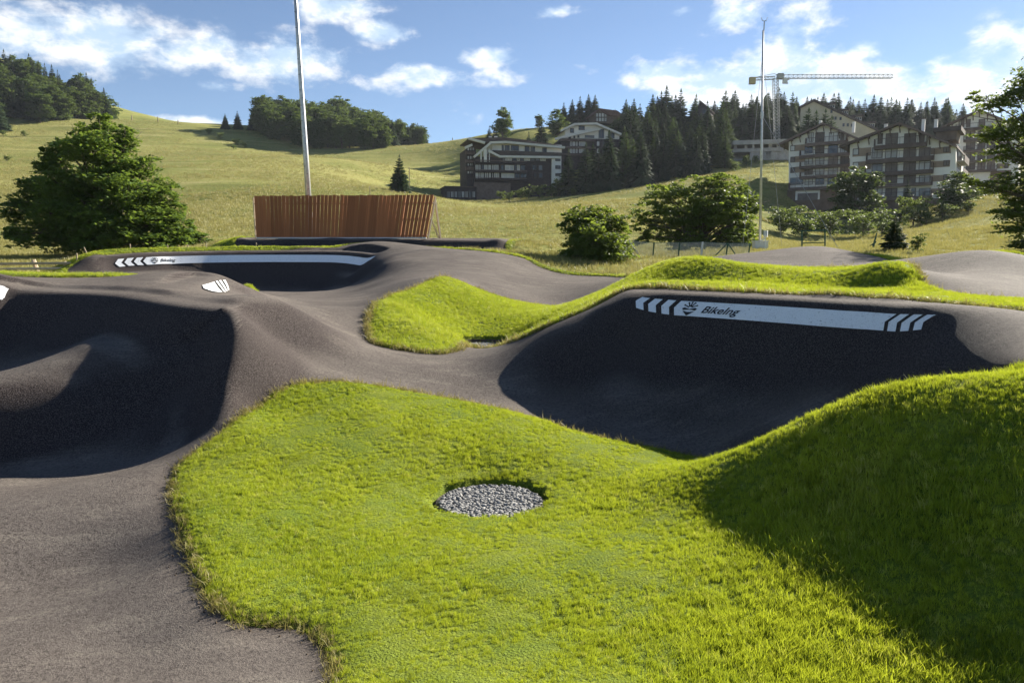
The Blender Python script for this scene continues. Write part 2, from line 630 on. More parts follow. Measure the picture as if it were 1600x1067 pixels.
def tps_eval(model, XY):
    P, c = model
    n = len(P)
    XY = np.asarray(XY, float).reshape(-1, 2)
    out = np.empty(len(XY))
    P32, c32 = P.astype(np.float64), c
    for i in range(0, len(XY), 8192):
        X = XY[i:i + 8192]
        d2 = (X[:, 0:1] - P32[None, :, 0]) ** 2 + (X[:, 1:2] - P32[None, :, 1]) ** 2
        k = 0.5 * d2 * np.log(d2 + 1e-12)
        out[i:i + 8192] = k @ c32[:n] + c32[n] + X @ c32[n + 1:]
    return out


def catmull(W, step):
    W = np.asarray(W, float)
    if len(W) == 1:
        return W
    E = np.vstack([2 * W[0] - W[1], W, 2 * W[-1] - W[-2]])
    out = []
    for i in range(1, len(E) - 2):
        p0, p1, p2, p3 = E[i - 1], E[i], E[i + 1], E[i + 2]
        m = max(1, int(round(np.linalg.norm(p2[:2] - p1[:2]) / step)))
        for k in range(m):
            t = k / m
            out.append(.5 * (2 * p1 + (p2 - p0) * t + (2 * p0 - 5 * p1 + 4 * p2 - p3) * t * t + (3 * p1 - p0 - 3 * p2 + p3) * t ** 3))
    out.append(E[-2])
    return np.array(out)


# hillside: (px, py, metres ahead)
HILLP = [(0, 412, 32), (60, 416, 28), (120, 408, 40), (0, 400, 55), (330, 385, 52), (360, 330, 100), (30, 330, 120), (20, 250, 230), (0, 205, 300),
         (120, 215, 290), (200, 187, 350), (300, 194, 350), (350, 203, 345), (250, 250, 220), (330, 240, 250), (200, 330, 120),
         (450, 243, 290), (480, 236, 310), (550, 234, 320), (650, 227, 390), (600, 227, 370), (730, 226, 400), (690, 262, 270), (440, 200, 385),
         (400, 203, 350), (540, 205, 420), (625, 299, 150), (500, 300, 130), (500, 270, 190), (600, 260, 230), (800, 312, 205), (880, 308, 205), (720, 318, 180), (700, 327, 130), (760, 322, 160), (800, 330, 130),
         (1000, 292, 205), (1100, 275, 205), (1200, 254, 215), (1190, 245, 235), (1205, 288, 182), (1262, 333, 172), (1300, 334, 172), (1243, 328, 178), (1225, 335, 150), (1235, 365, 120), (1100, 314, 115), (900, 325, 105),
         (1000, 352, 68), (850, 385, 58), (830, 400, 47), (1300, 372, 115), (1350, 372, 108), (1300, 335, 160), (1400, 330, 150), (1400, 368, 108), (1460, 335, 125), (1530, 312, 140), (1500, 345, 88), (1590, 300, 130),
         (1590, 352, 58), (1400, 382, 48), (1250, 388, 48), (1450, 365, 62), (800, 210, 290), (760, 214, 300), (850, 200, 320), (950, 192, 330),
         (1050, 205, 300), (1130, 205, 295), (1300, 205, 290), (1450, 210, 300), (1590, 285, 195), (1600, 215, 320),
         (0, 128, 400), (60, 145, 395), (120, 168, 385), (180, 192, 370), (1300, 385, 90), (1300, 387, 68), (1230, 388, 70), (1400, 378, 75), (1180, 372, 75), (720, 314, 205), (700, 313, 212), (740, 312, 216), (860, 307, 222), (1180, 388, 45), (1100, 390, 44), (1000, 405, 40)]
hp = [at(*p) for p in HILLP]
hp += [np.array(p, float) for p in [(-34, 8, 1.6), (-34, -10, 1.2), (30, -10, 1.6), (30, 12, 2.0), (30, 30, 2.6), (-34, 24, 1.9), (-36, 40, 2.3), (0, -40, 1.0), (-80, -60, 1.0), (80, -60, 2.0),
                                    (-300, -60, 10), (300, -60, 12), (-320, 200, 60), (-330, 420, 130), (330, 200, 45), (340, 420, 70), (0, 520, 50), (-150, 560, 55),
                                    (150, 560, 50), (-380, 620, 90), (380, 620, 60), (0, 700, 30), (-400, 700, 60), (400, 700, 40), (0, 40, 2.35), (-20, 46, 2.7), (10, 46, 2.5)]]
hp = np.array(hp)
HILL = tps_fit(hp[:, :2] / 50., hp[:, 2], 1e-3)


def HG(XY):
    XY = np.asarray(XY, float).reshape(-1, 2)
    return tps_eval(HILL, XY / 50.)


# the pump track: crests, valleys, rims and turf edges as lines of (px, py, metres ahead)
LINES = {
    'front_left_edge': [(345, 965, 4.8), (302, 900, 5.45), (272, 825, 6.5), (265, 745, 8.0), (330, 690, 8.9), (400, 635, 10.0), (470, 602, 10.8), (540, 597, 11.2), (640, 612, 11.3), (780, 640, 10.9), (950, 690, 9.9), (1110, 716, 9.3)],
    'ridge1': [(331, 683, 9.05), (341, 620, 9.75), (346, 560, 10.35), (346, 510, 10.9), (345, 485, 11.35)],
    'crest': [(345, 479, 11.6), (390, 472, 12.3), (440, 471, 13.0)],
    'crest_down': [(440, 471, 13.0), (480, 500, 12.9), (540, 540, 12.8), (600, 565, 12.6), (680, 582, 12.4), (750, 587, 12.4), (830, 570, 12.4), (900, 525, 12.7), (950, 485, 13.1), (983, 458, 13.45)],
    'strip_mid': [(420, 520, 11.9), (480, 560, 11.8), (560, 585, 11.8), (660, 600, 11.8), (740, 615, 11.6), (800, 608, 11.8)],
    'strip_back': [(575, 537, 14.2), (640, 549, 14.0), (720, 554, 13.9), (790, 541, 13.85), (860, 509, 13.85), (930, 481, 13.9), (985, 453, 13.9)],
    'nb_left': [(965, 520, 12.75), (905, 590, 12.0), (855, 640, 11.3)],
    'nb_left2': [(1010, 560, 12.2), (960, 630, 11.3), (900, 672, 10.6)],
    'lip': [(0, 786, 7.3), (130, 758, 7.75), (240, 737, 8.1)],
    'valley': [(-60, 752, 8.8), (0, 748, 8.85), (120, 742, 8.95), (230, 722, 8.95)],
    'front': [(0, 890, 6.15), (150, 880, 6.2), (285, 880, 5.75)],
    'lip2': [(0, 1035, 4.38), (200, 1008, 4.6), (400, 978, 4.75)],
    'front2': [(0, 1067, 4.15), (250, 1067, 4.1), (500, 1067, 4.0)],
    'w2_low': [(-40, 705, 9.6), (60, 703, 9.65), (180, 693, 9.7), (280, 685, 9.35)],
    'w2_mid': [(100, 627, 10.2), (200, 600, 10.55), (300, 590, 10.45)],
    'w2_top': [(215, 530, 11.35), (270, 512, 11.4), (320, 505, 11.25)],
    'w2_rim': [(222, 466, 12.2), (270, 473, 11.85), (320, 478, 11.6)],
    'w2_back': [(225, 461, 12.6), (270, 466, 12.4), (325, 470, 12.2)],
    'hump': [(-60, 598, 10.3), (0, 586, 10.55), (88, 563, 10.98), (150, 535, 11.4), (205, 495, 11.75)],
    'hump_front': [(-60, 640, 9.8), (0, 625, 10.05), (60, 604, 10.35), (110, 587, 10.65), (150, 575, 10.8)],
    'w1_low': [(-60, 575, 12.3), (0, 568, 12.35), (70, 545, 12.5), (140, 515, 12.55)],
    'w1_mid': [(-60, 515, 13.0), (0, 505, 13.25), (80, 498, 13.2), (160, 487, 12.8)],
    'w1_rim': [(-80, 432, 13.4), (0, 440, 13.8), (30, 450, 13.9), (100, 454, 13.75), (160, 456, 13.2), (205, 461, 12.7)],
    'w1_back': [(-80, 427, 14.4), (0, 434, 14.7), (100, 446, 14.5), (200, 452, 13.5)],
    'plateau': [(-100, 427, 17), (0, 432, 16.8), (100, 435, 16.8), (215, 431, 17.2), (300, 429, 17.4)],
    'plateau_rim': [(345, 430, 16.9), (320, 438, 15.6), (303, 447, 14.4)],
    'plateau_foot': [(386, 461, 16.2), (370, 463, 14.6), (345, 461, 13.4)],
    'plateau_behind': [(215, 436, 19.5), (300, 440, 20), (390, 461, 20.0)],
    'g2_left': [(575, 532, 14.5), (577, 500, 15.8), (585, 476, 17.0), (640, 454, 19.3), (690, 434, 21.0)],
    'g2_right': [(690, 434, 21.0), (740, 452, 21.4), (800, 472, 21.4), (860, 482, 21.0), (905, 478, 20.6)],
    'g2_in': [(620, 507, 15.5), (680, 519, 15.9), (757, 545, 16.2)],
    'g2_in2': [(650, 482, 17.8), (720, 490, 18.5), (800, 503, 17.9), (850, 502, 16.8)],
    'm2_ridge': [(905, 483, 15.9), (950, 462, 17.0), (1000, 433, 17.8), (1040, 413, 17.6), (1080, 408, 17.0), (1110, 411, 16.4), (1150, 419, 15.7), (1200, 427, 15.1), (1250, 432, 14.6), (1290, 433, 14.3), (1330, 427, 14.0), (1370, 419, 13.6), (1410, 429, 13.0), (1440, 450, 12.5)],
    'm2_rear': [(1040, 415, 18.7), (1080, 411, 18.1), (1110, 413, 17.5), (1150, 420, 16.8), (1200, 427, 16.2), (1250, 431, 15.8), (1290, 432, 15.5), (1330, 428, 15.1), (1370, 423, 14.7)],
    'm2_front': [(930, 478, 14.6), (1000, 447, 14.7), (1100, 446, 14.4), (1200, 452, 13.8), (1320, 458, 12.9), (1450, 463, 11.8), (1600, 477, 10.8)],
    'm2_foot': [(1000, 446, 16.3), (1100, 444, 15.3), (1200, 450, 14.15), (1260, 453, 13.75), (1330, 457, 13.15), (1390, 459, 12.7)],
    'm2_back': [(1000, 440, 20), (1060, 425, 21), (1150, 418, 20.5), (1250, 423, 19)],
    't4': [(1110, 402, 25), (1200, 393, 26), (1280, 385, 25.5), (1330, 393, 25), (1380, 403, 24)],
    't4_front': [(1150, 412, 22), (1250, 415, 21.5), (1340, 411, 20.5)],
    't5_crest': [(1400, 406, 18.5), (1470, 398, 17.5), (1530, 391, 16.4), (1570, 396, 15.8), (1610, 412, 15.2), (1660, 435, 14.6)],
    't5_mid': [(1440, 428, 15), (1500, 425, 14.6), (1560, 430, 14.2), (1620, 445, 13.8)],
    't5_low': [(1450, 455, 12.6), (1520, 463, 12.2), (1600, 470, 11.8), (1700, 475, 11.5)],
    'fb_rim': [(100, 425, 28.2), (142, 403, 29.0), (190, 396.5, 29.7), (240, 394, 30.3), (278, 393, 30.8), (350, 391.5, 31.3), (450, 391, 31.5), (540, 392, 30.9), (592, 398, 29.6)],
    'fb_back': [(80, 428, 28.8), (128, 402, 29.8), (180, 393, 30.6), (230, 391.5, 31.2), (270, 390.5, 31.6), (350, 389, 32.1), (450, 388, 32.3), (540, 387, 32.2)],
    'fb_mid': [(160, 428, 28.4), (205, 423, 29.0), (250, 420, 29.6), (285, 418, 30.15), (350, 418, 30.7), (450, 418, 30.9), (530, 416, 30.2), (578, 414, 28.7)],
    'fb_low': [(180, 446, 27.6), (225, 448, 28.2), (262, 449, 28.8), (297, 450, 29.3), (350, 450, 29.7), (430, 454, 29.8), (500, 451, 29.5), (555, 441, 28.2)],
    'fb_floor': [(330, 456, 27), (430, 457, 27.6), (500, 455, 27.4), (560, 447, 26)],
    'fb_floor2': [(420, 463, 24), (500, 462, 23.4), (560, 456, 23)],
    't2': [(470, 478, 15.8), (520, 482, 16.2), (560, 480, 17.4)],
    't2b': [(440, 471, 17.5), (500, 470, 18.8), (590, 466, 19.5)],
    't2c': [(520, 512, 14.4), (560, 520, 14.9)],
    'c_crest': [(520, 388, 32.6), (550, 381, 33), (590, 378, 33), (650, 383, 32.5), (720, 391, 31.5), (770, 395, 30.8), (806, 401, 30)],
    'c_edge': [(806, 401, 29.6), (830, 415, 29), (870, 430, 28), (910, 433, 27.6), (955, 434, 27)],
    'c_mid': [(610, 410, 27.5), (640, 402, 28.2), (690, 396, 29), (760, 402, 28.4)],
    'c_mid2': [(600, 440, 23.6), (640, 425, 25), (690, 415, 26), (760, 428, 25), (830, 448, 24.2)],
    't3_low': [(760, 448, 22.6), (820, 468, 22), (880, 472, 22.4), (930, 455, 23)],
    'sh_top': [(372, 374, 35.5), (500, 373.5, 35.6), (640, 373.5, 35.6), (780, 375, 35.5)],
    'sh_top2': [(380, 372, 40), (600, 372, 41), (780, 373, 40)],
    'sh_flat': [(375, 373.5, 36.3), (500, 373, 36.4), (640, 373, 36.4), (780, 374, 36.3)],
    'sh_flat2': [(378, 372.5, 37.4), (500, 372.3, 37.6), (640, 372.3, 37.6), (780, 373, 37.4)],
    'sh_flat3': [(378, 372.3, 38.7), (500, 372, 38.9), (640, 372, 38.9), (780, 372.8, 38.7)],
    'sh_low': [(362, 391, 35.0), (450, 390.5, 35.05), (560, 390, 35.05), (700, 391, 35.0), (795, 393, 34.9)],
    'sh_foot': [(362, 391, 34.3), (450, 390.5, 34.3), (560, 390, 34.3), (700, 391, 34.3), (795, 394, 34.2)],
    'mound': [(1130, 722, 8.0), (1190, 700, 7.7), (1250, 672, 7.45), (1310, 647, 7.2), (1370, 627, 7.0), (1440, 610, 6.75), (1510, 600, 6.5), (1600, 592, 6.2), (1750, 590, 5.7)],
    'mound_face': [(1050, 800, 6.92), (1150, 790, 6.6), (1280, 760, 6.12), (1420, 720, 5.75), (1580, 690, 5.4)],
    'mound_face2': [(1000, 880, 5.72), (1150, 880, 5.46), (1300, 870, 5.16), (1450, 850, 4.95), (1600, 830, 4.64)],
    'mound_low': [(900, 1000, 4.5), (1100, 1000, 4.42), (1300, 1000, 4.34), (1450, 1000, 4.2), (1600, 1000, 3.97)],
    'mound_low2': [(1200, 1067, 3.97), (1400, 1067, 3.93), (1600, 1067, 3.74), (1750, 1067, 3.6)],
    'g1_in': [(420, 760, 7.7), (560, 740, 8.15), (700, 715, 8.75), (850, 720, 8.8)],
    'g1_in2': [(450, 680, 9.2), (560, 650, 9.9), (700, 660, 9.9)],
    'g1_front': [(450, 880, 5.85), (620, 900, 5.6), (800, 900, 5.55)],
    'drain1': [(680, 781, 7.75), (766, 755, 8.3), (855, 781, 7.75), (766, 808, 7.2)],
}
def rimline(L, step):
    return catmull([at(*p) for p in L], step)

NB_RIM = [(983, 455, 13.5), (1060, 456, 12.95), (1150, 460, 12.25), (1250, 465, 11.45), (1350, 471, 10.65), (1430, 477, 9.95), (1490, 483, 9.4), (1535, 492, 8.95), (1575, 505, 8.5)]
NB_BACK = [(1005, 452.5, 13.8), (1060, 453.3, 13.35), (1150, 456.8, 12.65), (1250, 461, 11.85), (1350, 466.5, 11.05), (1430, 471.5, 10.4), (1500, 477, 9.95), (1560, 483, 9.6), (1640, 492, 9.3)]
TP = []
for nm, L in LINES.items():
    W = [at(*p) for p in L]
    ym = np.mean([p[2] for p in L])
    TP.append(catmull(W, .45 + .035 * ym))
rim = catmull([at(*p) for p in NB_RIM], .7)
TP.append(rim)
TP.append(catmull([at(*p) for p in NB_BACK], .7))
# banked wall of the near berm, swept from its rim
for k in range(len(rim)):
    p = rim[k]
    t_ = rim[min(k + 1, len(rim) - 1)] - rim[max(k - 1, 0)]
    t_ = t_[:2] / np.linalg.norm(t_[:2])
    nrm = np.array([t_[1], -t_[0]])
    if nrm[1] > 0:
        nrm = -nrm
    fr = k / (len(rim) - 1)
    hgt = p[2] - .02 if fr < .55 else (p[2] - .02) * (1 - .55 * (fr - .55) / .45)
    wid = 2.9 if fr < .6 else 2.9 - 1.2 * (fr - .6) / .4
    if fr < .24 or fr > .70:
        continue
    for tt in (.10, .24, .42, .64, .86):
        TP.append(np.array([[*(p[:2] + nrm * wid * tt), p[2] - hgt * (1 - (1 - tt) ** 1.6)]]))
TP.append(np.array([[3.3, 8.35, .03], [4.2, 7.55, .55], [5.1, 7.4, 1.55], [5.7, 7.35, 1.66], [5.6, 7.9, 1.74], [5.1, 8.1, 1.5], [4.5, 7.95, .9], [6.5, 6.9, 1.62], [5.0, 6.6, 1.48], [6.5, 5.7, 1.6], [8, 8, 1.6], [10, 10, 1.7], [10, 4, 1.6], [12, 13, 1.7],
                    [-.6, 0, .92], [1.5, 0, .8], [-3, 0, .7], [3.5, 1, -.2], [0, -3, 1.0], [4, -3, .6], [-4, -3, .8], [-.4, 2, .72], [1.2, 2, .42], [2.6, 2.2, -.25], [-2.5, 2, .5], [-5, 1, .5],
                    [-8, 4, .3], [-9, 8, .5], [-11, 11, 1.2], [-12, 14, 1.9], [-7, 6, .12], [-13, 17, 2.1], [-14, 0, 1.0], [11, -3, 1.6]]))
TP = np.vstack(TP)
# a ring of points ties the track sheet to the hillside
ring = [(-24, y) for y in range(-6, 44, 5)] + [(20, y) for y in range(-6, 44, 5)] + [(x, 46) for x in range(-24, 24, 6)] + [(-19, 20), (-18, 16), (-17, 12), (-21, 28), (-21, 33), (-17, 36), (6, 32), (9, 29), (12, 30), (14, 24), (15, 18)]
ring = np.array(ring, float)
TP = np.vstack([TP, np.column_stack([ring, HG(ring)])])
_, ui = np.unique(np.round(TP[:, :2] / .12), axis=0, return_index=True)
TP = TP[ui]
TRACK = tps_fit(TP[:, :2], TP[:, 2], 6e-4)


def smooth01(x):
    x = np.clip(x, 0, 1)
    return x * x * (3 - 2 * x)


X0, X1, Y0, Y1 = -26.0, 22.0, -7.0, 46.0


# crisp rims: line, a point on the ridden side, slope, how far down it holds, flat width behind, end fades (m)
RIMS = [(NB_RIM, (3.0, 9.0), 1.15, 2.0, .30, (1.1, 2.9)),
        (LINES['fb_rim'][1:], (-11, 27), 1.35, 1.25, .55, (.8, .8)),
        ([(-80, 433, 13.5), (0, 441, 13.8), (30, 450, 13.85), (100, 454, 13.7), (160, 457, 13.15), (205, 462, 12.6), (260, 471, 12.0), (310, 477, 11.65), (346, 480, 11.5)], (-6.5, 10.5), 1.25, 1.1, .45, (.5, .12)),
        ([(346, 480, 11.5), (348, 510, 10.98), (347, 560, 10.38), (342, 620, 9.75), (332, 683, 9.05)], (-6.0, 9.8), 1.25, .75, .0, (.05, .8)),
        (LINES['plateau_rim'], (-4, 15.5), .55, .7, .5, (.3, .5)),
        (LINES['sh_top'], (-6, 30), 1.7, .55, .5, (.6, 1.2))]
RIMW = []
for (L, inside, slope, reach, back, fade) in RIMS:
    W_ = catmull([at(*p) for p in L], .15)
    T_ = np.gradient(W_[:, :2], axis=0)
    T_ /= np.linalg.norm(T_, axis=1)[:, None]
    N_ = np.column_stack([T_[:, 1], -T_[:, 0]])
    mid = W_[len(W_) // 2, :2]
    if ((np.array(inside) - mid) * N_[len(W_) // 2]).sum() < 0:
        N_ = -N_
    sl = np.concatenate([[0], np.cumsum(np.linalg.norm(np.diff(W_[:, :2], axis=0), axis=1))])
    RIMW.append((W_, T_, N_, sl, slope, reach, back, fade))


def rims(XY, Z):
    for (W_, T_, N_, sl, slope, reach, back, fade) in RIMW:
        lo, hi = W_[:, :2].min(0) - 2.2, W_[:, :2].max(0) + 2.2
        m = np.where((XY > lo).all(1) & (XY < hi).all(1))[0]
        for c in range(0, len(m), 20000):
            k = m[c:c + 20000]
            P = XY[k]
            d2 = (P[:, 0:1] - W_[None, :, 0]) ** 2 + (P[:, 1:2] - W_[None, :, 1]) ** 2
            j = d2.argmin(1)
            d = P - W_[j, :2]
            s_ = (d * N_[j]).sum(1)
            t_ = (d * T_[j]).sum(1)
            along = sl[j] + t_
            wend = smooth01(along / fade[0]) * smooth01((sl[-1] - along) / fade[1])
            g = np.gradient(W_[:, 2], sl)
            rz = W_[j, 2] + g[j] * np.clip(t_, -.1, .1)
            sp_ = .5 * (s_ + np.sqrt(s_ ** 2 + .11 ** 2))
            zb = rz - slope * sp_ + .22 * slope * np.clip(s_, 0, None) ** 2 / max(reach, .5)
            w = np.where(s_ > 0, 1 - smooth01((s_ - .35 * reach) / (.65 * reach)), 1 - smooth01((-s_ - back) / .25)) * wend
            Z[k] = Z[k] * (1 - w) + zb * w
    return Z


def H(XY):
    """ground height: pump track in the middle, hillside all round"""
    XY = np.asarray(XY, float).reshape(-1, 2)
    w = np.minimum.reduce([XY[:, 0] - X0, X1 - XY[:, 0], XY[:, 1] - Y0, Y1 - XY[:, 1]])
    w = smooth01(w / 3.0)
    out = HG(XY)
    m = w > 0
    if m.any():
        out[m] = out[m] * (1 - w[m]) + rims(XY[m], tps_eval(TRACK, XY[m])) * w[m]
    return out


def H1(x, y):
    return float(H([(x, y)])[0])


def ray_ground(px, py, y0, y1):
    """first ground point along the line of sight through a pixel"""
    ys = np.linspace(y0, y1, 500)
    d = pdir(px, py)
    P = np.array([0, 0, CAMZ])[None] + d[None] * (ys / d[1])[:, None]
    h = H(P[:, :2])
    hit = np.where(P[:, 2] <= h)[0]
    return P[hit[0]] if len(hit) else P[-1]


# ---- outlines of turf and asphalt, in plan
def W2(L):
    return [tuple(at(*p)[:2]) if len(p) == 3 else p for p in L]


def chaikin(P, it=2):
    P = np.asarray(P, float)
    for _ in range(it):
        Q = np.roll(P, -1, axis=0)
        P = np.stack([.75 * P + .25 * Q, .25 * P + .75 * Q], 1).reshape(-1, 2)
    return P


def sdist(poly, XY):
    """signed distance to a closed outline, positive inside"""
    XY = np.asarray(XY, float)
    A = poly
    B = np.roll(poly, -1, axis=0)
    best = np.full(len(XY), 1e9)
    ins = np.zeros(len(XY), bool)
    for a, b in zip(A, B):
        ab = b - a
        L2 = ab @ ab
        if L2 < 1e-9:
            continue
        t = np.clip(((XY - a) @ ab) / L2, 0, 1)
        d2 = ((XY - a - t[:, None] * ab) ** 2).sum(1)
        best = np.minimum(best, d2)
        c = (a[1] > XY[:, 1]) != (b[1] > XY[:, 1])
        if abs(ab[1]) > 1e-9:
            ins ^= c & (XY[:, 0] < ab[0] * (XY[:, 1] - a[1]) / ab[1] + a[0])
    return np.where(ins, 1, -1) * np.sqrt(best)


G1 = chaikin(W2([(525, 1067, 4.0), (505, 1005, 4.45), (478, 976, 4.72), (440, 972, 4.75), (400, 975, 4.72), (345, 962, 4.8), (322, 930, 5.1), (302, 895, 5.5), (285, 850, 6.1), (272, 800, 6.9), (264, 745, 8.0), (285, 715, 8.4), (330, 688, 8.9),
                 (400, 635, 10.0), (440, 612, 10.5), (480, 598, 10.95), (540, 596, 11.2), (640, 612, 11.3), (780, 640, 10.9), (950, 690, 9.9), (1110, 717, 9.3),
                 (3.3, 8.4), (4.2, 7.75), (5.2, 7.15), (7, 6.7), (10, 6.4), (10, -5), (-1.3, -5), (-1.2, 1.5), (-1.05, 3.2)]))
G2 = chaikin(W2([(572, 538, 14.3), (574, 505, 15.6), (583, 476, 17.0), (610, 464, 18.3), (640, 453, 19.4), (690, 432, 21.2), (740, 450, 21.5), (800, 471, 21.5), (860, 481, 21.1), (910, 474, 20.8),
                 (1000, 440, 20.6), (1060, 425, 21.4), (1150, 418, 20.8), (1250, 422, 19.2), (1330, 412, 17.6), (1395, 408, 15.6), (1430, 432, 13.4), (1455, 456, 12.3), (1530, 466, 11.8), (1600, 473, 11.3), (10, 11), (10, 9.9),
                 (1640, 492, 9.7), (1560, 483, 9.9), (1500, 477, 10.2), (1430, 471, 10.62), (1350, 466, 11.25), (1250, 460.5, 12.05), (1150, 456.3, 12.85), (1060, 452.8, 13.55), (1005, 451.5, 14.0), (970, 461, 14.0),
                 (930, 482, 13.9), (860, 510, 13.8), (808, 535, 14.0), (786, 541, 15.6), (757, 545, 15.8), (728, 547, 15.65), (712, 555, 13.95), (640, 550, 13.95)]))
HULL_A = chaikin(W2([(-15, -3), (-15, 16.6), (-60, 430, 17.0), (60, 434, 17.0), (215, 431, 17.5), (226, 437, 20), (190, 440, 25), (130, 438, 27.0), (97, 426, 28.2), (136, 403, 29.2), (185, 395.5, 30.0), (235, 393, 30.7), (273, 391.8, 31.2), (350, 390, 31.7), (450, 389.5, 32.0), (520, 387, 32.7), (550, 380, 33.3),
                     (600, 379, 33.6), (660, 384, 33.6), (740, 392, 33), (808, 400, 30.4), (832, 414, 29.4), (870, 428, 28.6), (910, 431, 28.2), (960, 432, 27.6), (972, 438, 25.5), (1000, 428, 24.5), (1060, 405, 25.2),
                     (1110, 400, 25.8), (1200, 391, 27), (1280, 383, 26.6), (1345, 393, 26), (1400, 403, 22), (1470, 396, 18.4), (1530, 389, 17.2), (1585, 394, 16.6), (1640, 420, 15.8), (12.5, 13.5), (15, 6), (15, -3)]), 1)
HULL_B = chaikin(W2([(362, 389, 34.4), (370, 373, 35.6), (-14.2, 42), (1.5, 42), (785, 374, 35.6), (800, 393, 34.0), (700, 392, 34.2), (560, 389, 34.1)]), 1)
G5 = chaikin(W2([(376, 452, 17.9), (392, 450, 18.6), (407, 453, 19.2), (396, 461, 17.3)]), 2)


def sd_asphalt(XY):
    return np.maximum(sdist(HULL_A, XY), sdist(HULL_B, XY))


def sd_lawn(XY):
    a = sd_asphalt(XY)
    return np.maximum.reduce([sdist(G1, XY), sdist(G2, XY), sdist(G5, XY), -a]), a


DRAINS = [tuple(at(766, 788, 7.66)[:2]) + (.60,), tuple(at(757, 543, 16.35)[:2]) + (.53,)]

# ---- rectilinear sheet, fine where the ground is close
def axis(breaks):
    out = [breaks[0][0]]
    for (a, b, s0, s1) in breaks:
        x = a
        while x < b - 1e-6:
            s = s0 + (s1 - s0) * (x - a) / (b - a)
            x = min(b, x + s)
            if b - x < s * .3:
                x = b
            out.append(x)
    return np.array(out)


XS = axis([(X0, -11, .5, .14), (-11, -6, .12, .06), (-6, 7, .06, .06), (7, 11, .08, .16), (11, X1, .2, .6)])
YS = axis([(Y0, 2, .35, .1), (2, 14.5, .06, .07), (14.5, 24, .08, .13), (24, 37, .13, .15), (37, Y1, .2, .6)])
GX, GY = np.meshgrid(XS, YS)
GXY = np.column_stack([GX.ravel(), GY.ravel()])
GZ = H(GXY)
GSD, GSA = sd_lawn(GXY)
gd = np.full(len(GXY), 1e9)
for (dx, dy, r) in DRAINS:
    gd = np.minimum(gd, np.hypot(GXY[:, 0] - dx, GXY[:, 1] - dy) - r)
nx, ny = len(XS), len(YS)
ii = np.arange(nx * ny).reshape(ny, nx)
QUADS = np.stack([ii[:-1, :-1], ii[:-1, 1:], ii[1:, 1:], ii[1:, :-1]], -1).reshape(-1, 4)


def sheet(mask_v, Z):
    """quads of the sheet that touch a vertex where mask_v holds"""
    q = QUADS[mask_v[QUADS].any(1)]
    u, inv = np.unique(q, return_inverse=True)
    V = np.column_stack([GXY[u], Z[u]])
    return V, inv.reshape(-1, 4), u


V, Q, u = sheet((GSD < .12), GZ)
edge = smooth01(1 - np.abs(GSD) / .22)
track = link('pump_track', mk_mesh('pump_track', V, Q, M['asphalt'], True, {'edge': edge[u]}), kind='structure',
             label='dark grey asphalt pump track with rollers and banked berms')
# turf stands a hand above the asphalt and drops over its edge; it dips under the gravel pits
bumpy = .012 * np.sin(GXY[:, 0] * 7.1 + 1.3 * np.sin(GXY[:, 1] * 5)) * np.sin(GXY[:, 1] * 6.3)
LZ = GZ + np.where(GSD > 0, .06 * np.tanh(GSD / .10), GSD * .6) + bumpy * smooth01(GSD / .3)
LZ = np.where(gd < .03, LZ - .16, LZ)


def fringe(XY):
    """how far the sown turf reaches beyond the asphalt; at the back right the meadow comes right up to it"""
    return 1.4 - 1.05 * smooth01((XY[:, 0] + 8) / 3) * smooth01((XY[:, 1] - 22) / 3)


FR = fringe(GXY)
V, Q, u = sheet((GSD > -.01) & (GSA > -FR), LZ)
dirt = smooth01(1 - GSD / .10)
lawn = link('lawn', mk_mesh('lawn', V, Q, M['soil'], True, {'edge': dirt[u]}), kind='structure', label='mown bright green turf between the asphalt lanes')
V, Q, u = sheet(GSA < -(FR - np.minimum(.5, FR * .6)), GZ - .02)
link('meadow_margin', mk_mesh('meadow_margin', V, Q, M['meadow'], True), kind='structure')

# hillside beyond
HXS = axis([(-620, -200, 20, 6), (-200, X0, 4, 2), (X0, X1, 2.4, 2.4), (X1, 200, 2, 4), (200, 620, 6, 20)])
HYS = axis([(-300, Y0, 20, 3), (Y0, Y1, 2.4, 2.4), (Y1, 150, 2, 3), (150, 430, 3, 4), (430, 900, 6, 25)])
hx, hy = np.meshgrid(HXS, HYS)
hxy = np.column_stack([hx.ravel(), hy.ravel()])
hz = HG(hxy)
hz += (np.sin(hxy[:, 0] * .11 + 2 * np.sin(hxy[:, 1] * .05)) * np.sin(hxy[:, 1] * .13 + 1.0) * .35) * smooth01((np.hypot(hxy[:, 0], hxy[:, 1]) - 60) / 60)
hi = np.arange(len(HXS) * len(HYS)).reshape(len(HYS), len(HXS))
hq = np.stack([hi[:-1, :-1], hi[:-1, 1:], hi[1:, 1:], hi[1:, :-1]], -1).reshape(-1, 4)
cx = hxy[hq].mean(1)
keep = ~((cx[:, 0] > X0) & (cx[:, 0] < X1) & (cx[:, 1] > Y0) & (cx[:, 1] < Y1))
hq = hq[keep]
link('hillside', mk_mesh('hillside', np.column_stack([hxy, hz]), hq, M['meadow'], True), kind='structure', label='broad meadow hillside rising behind the track')

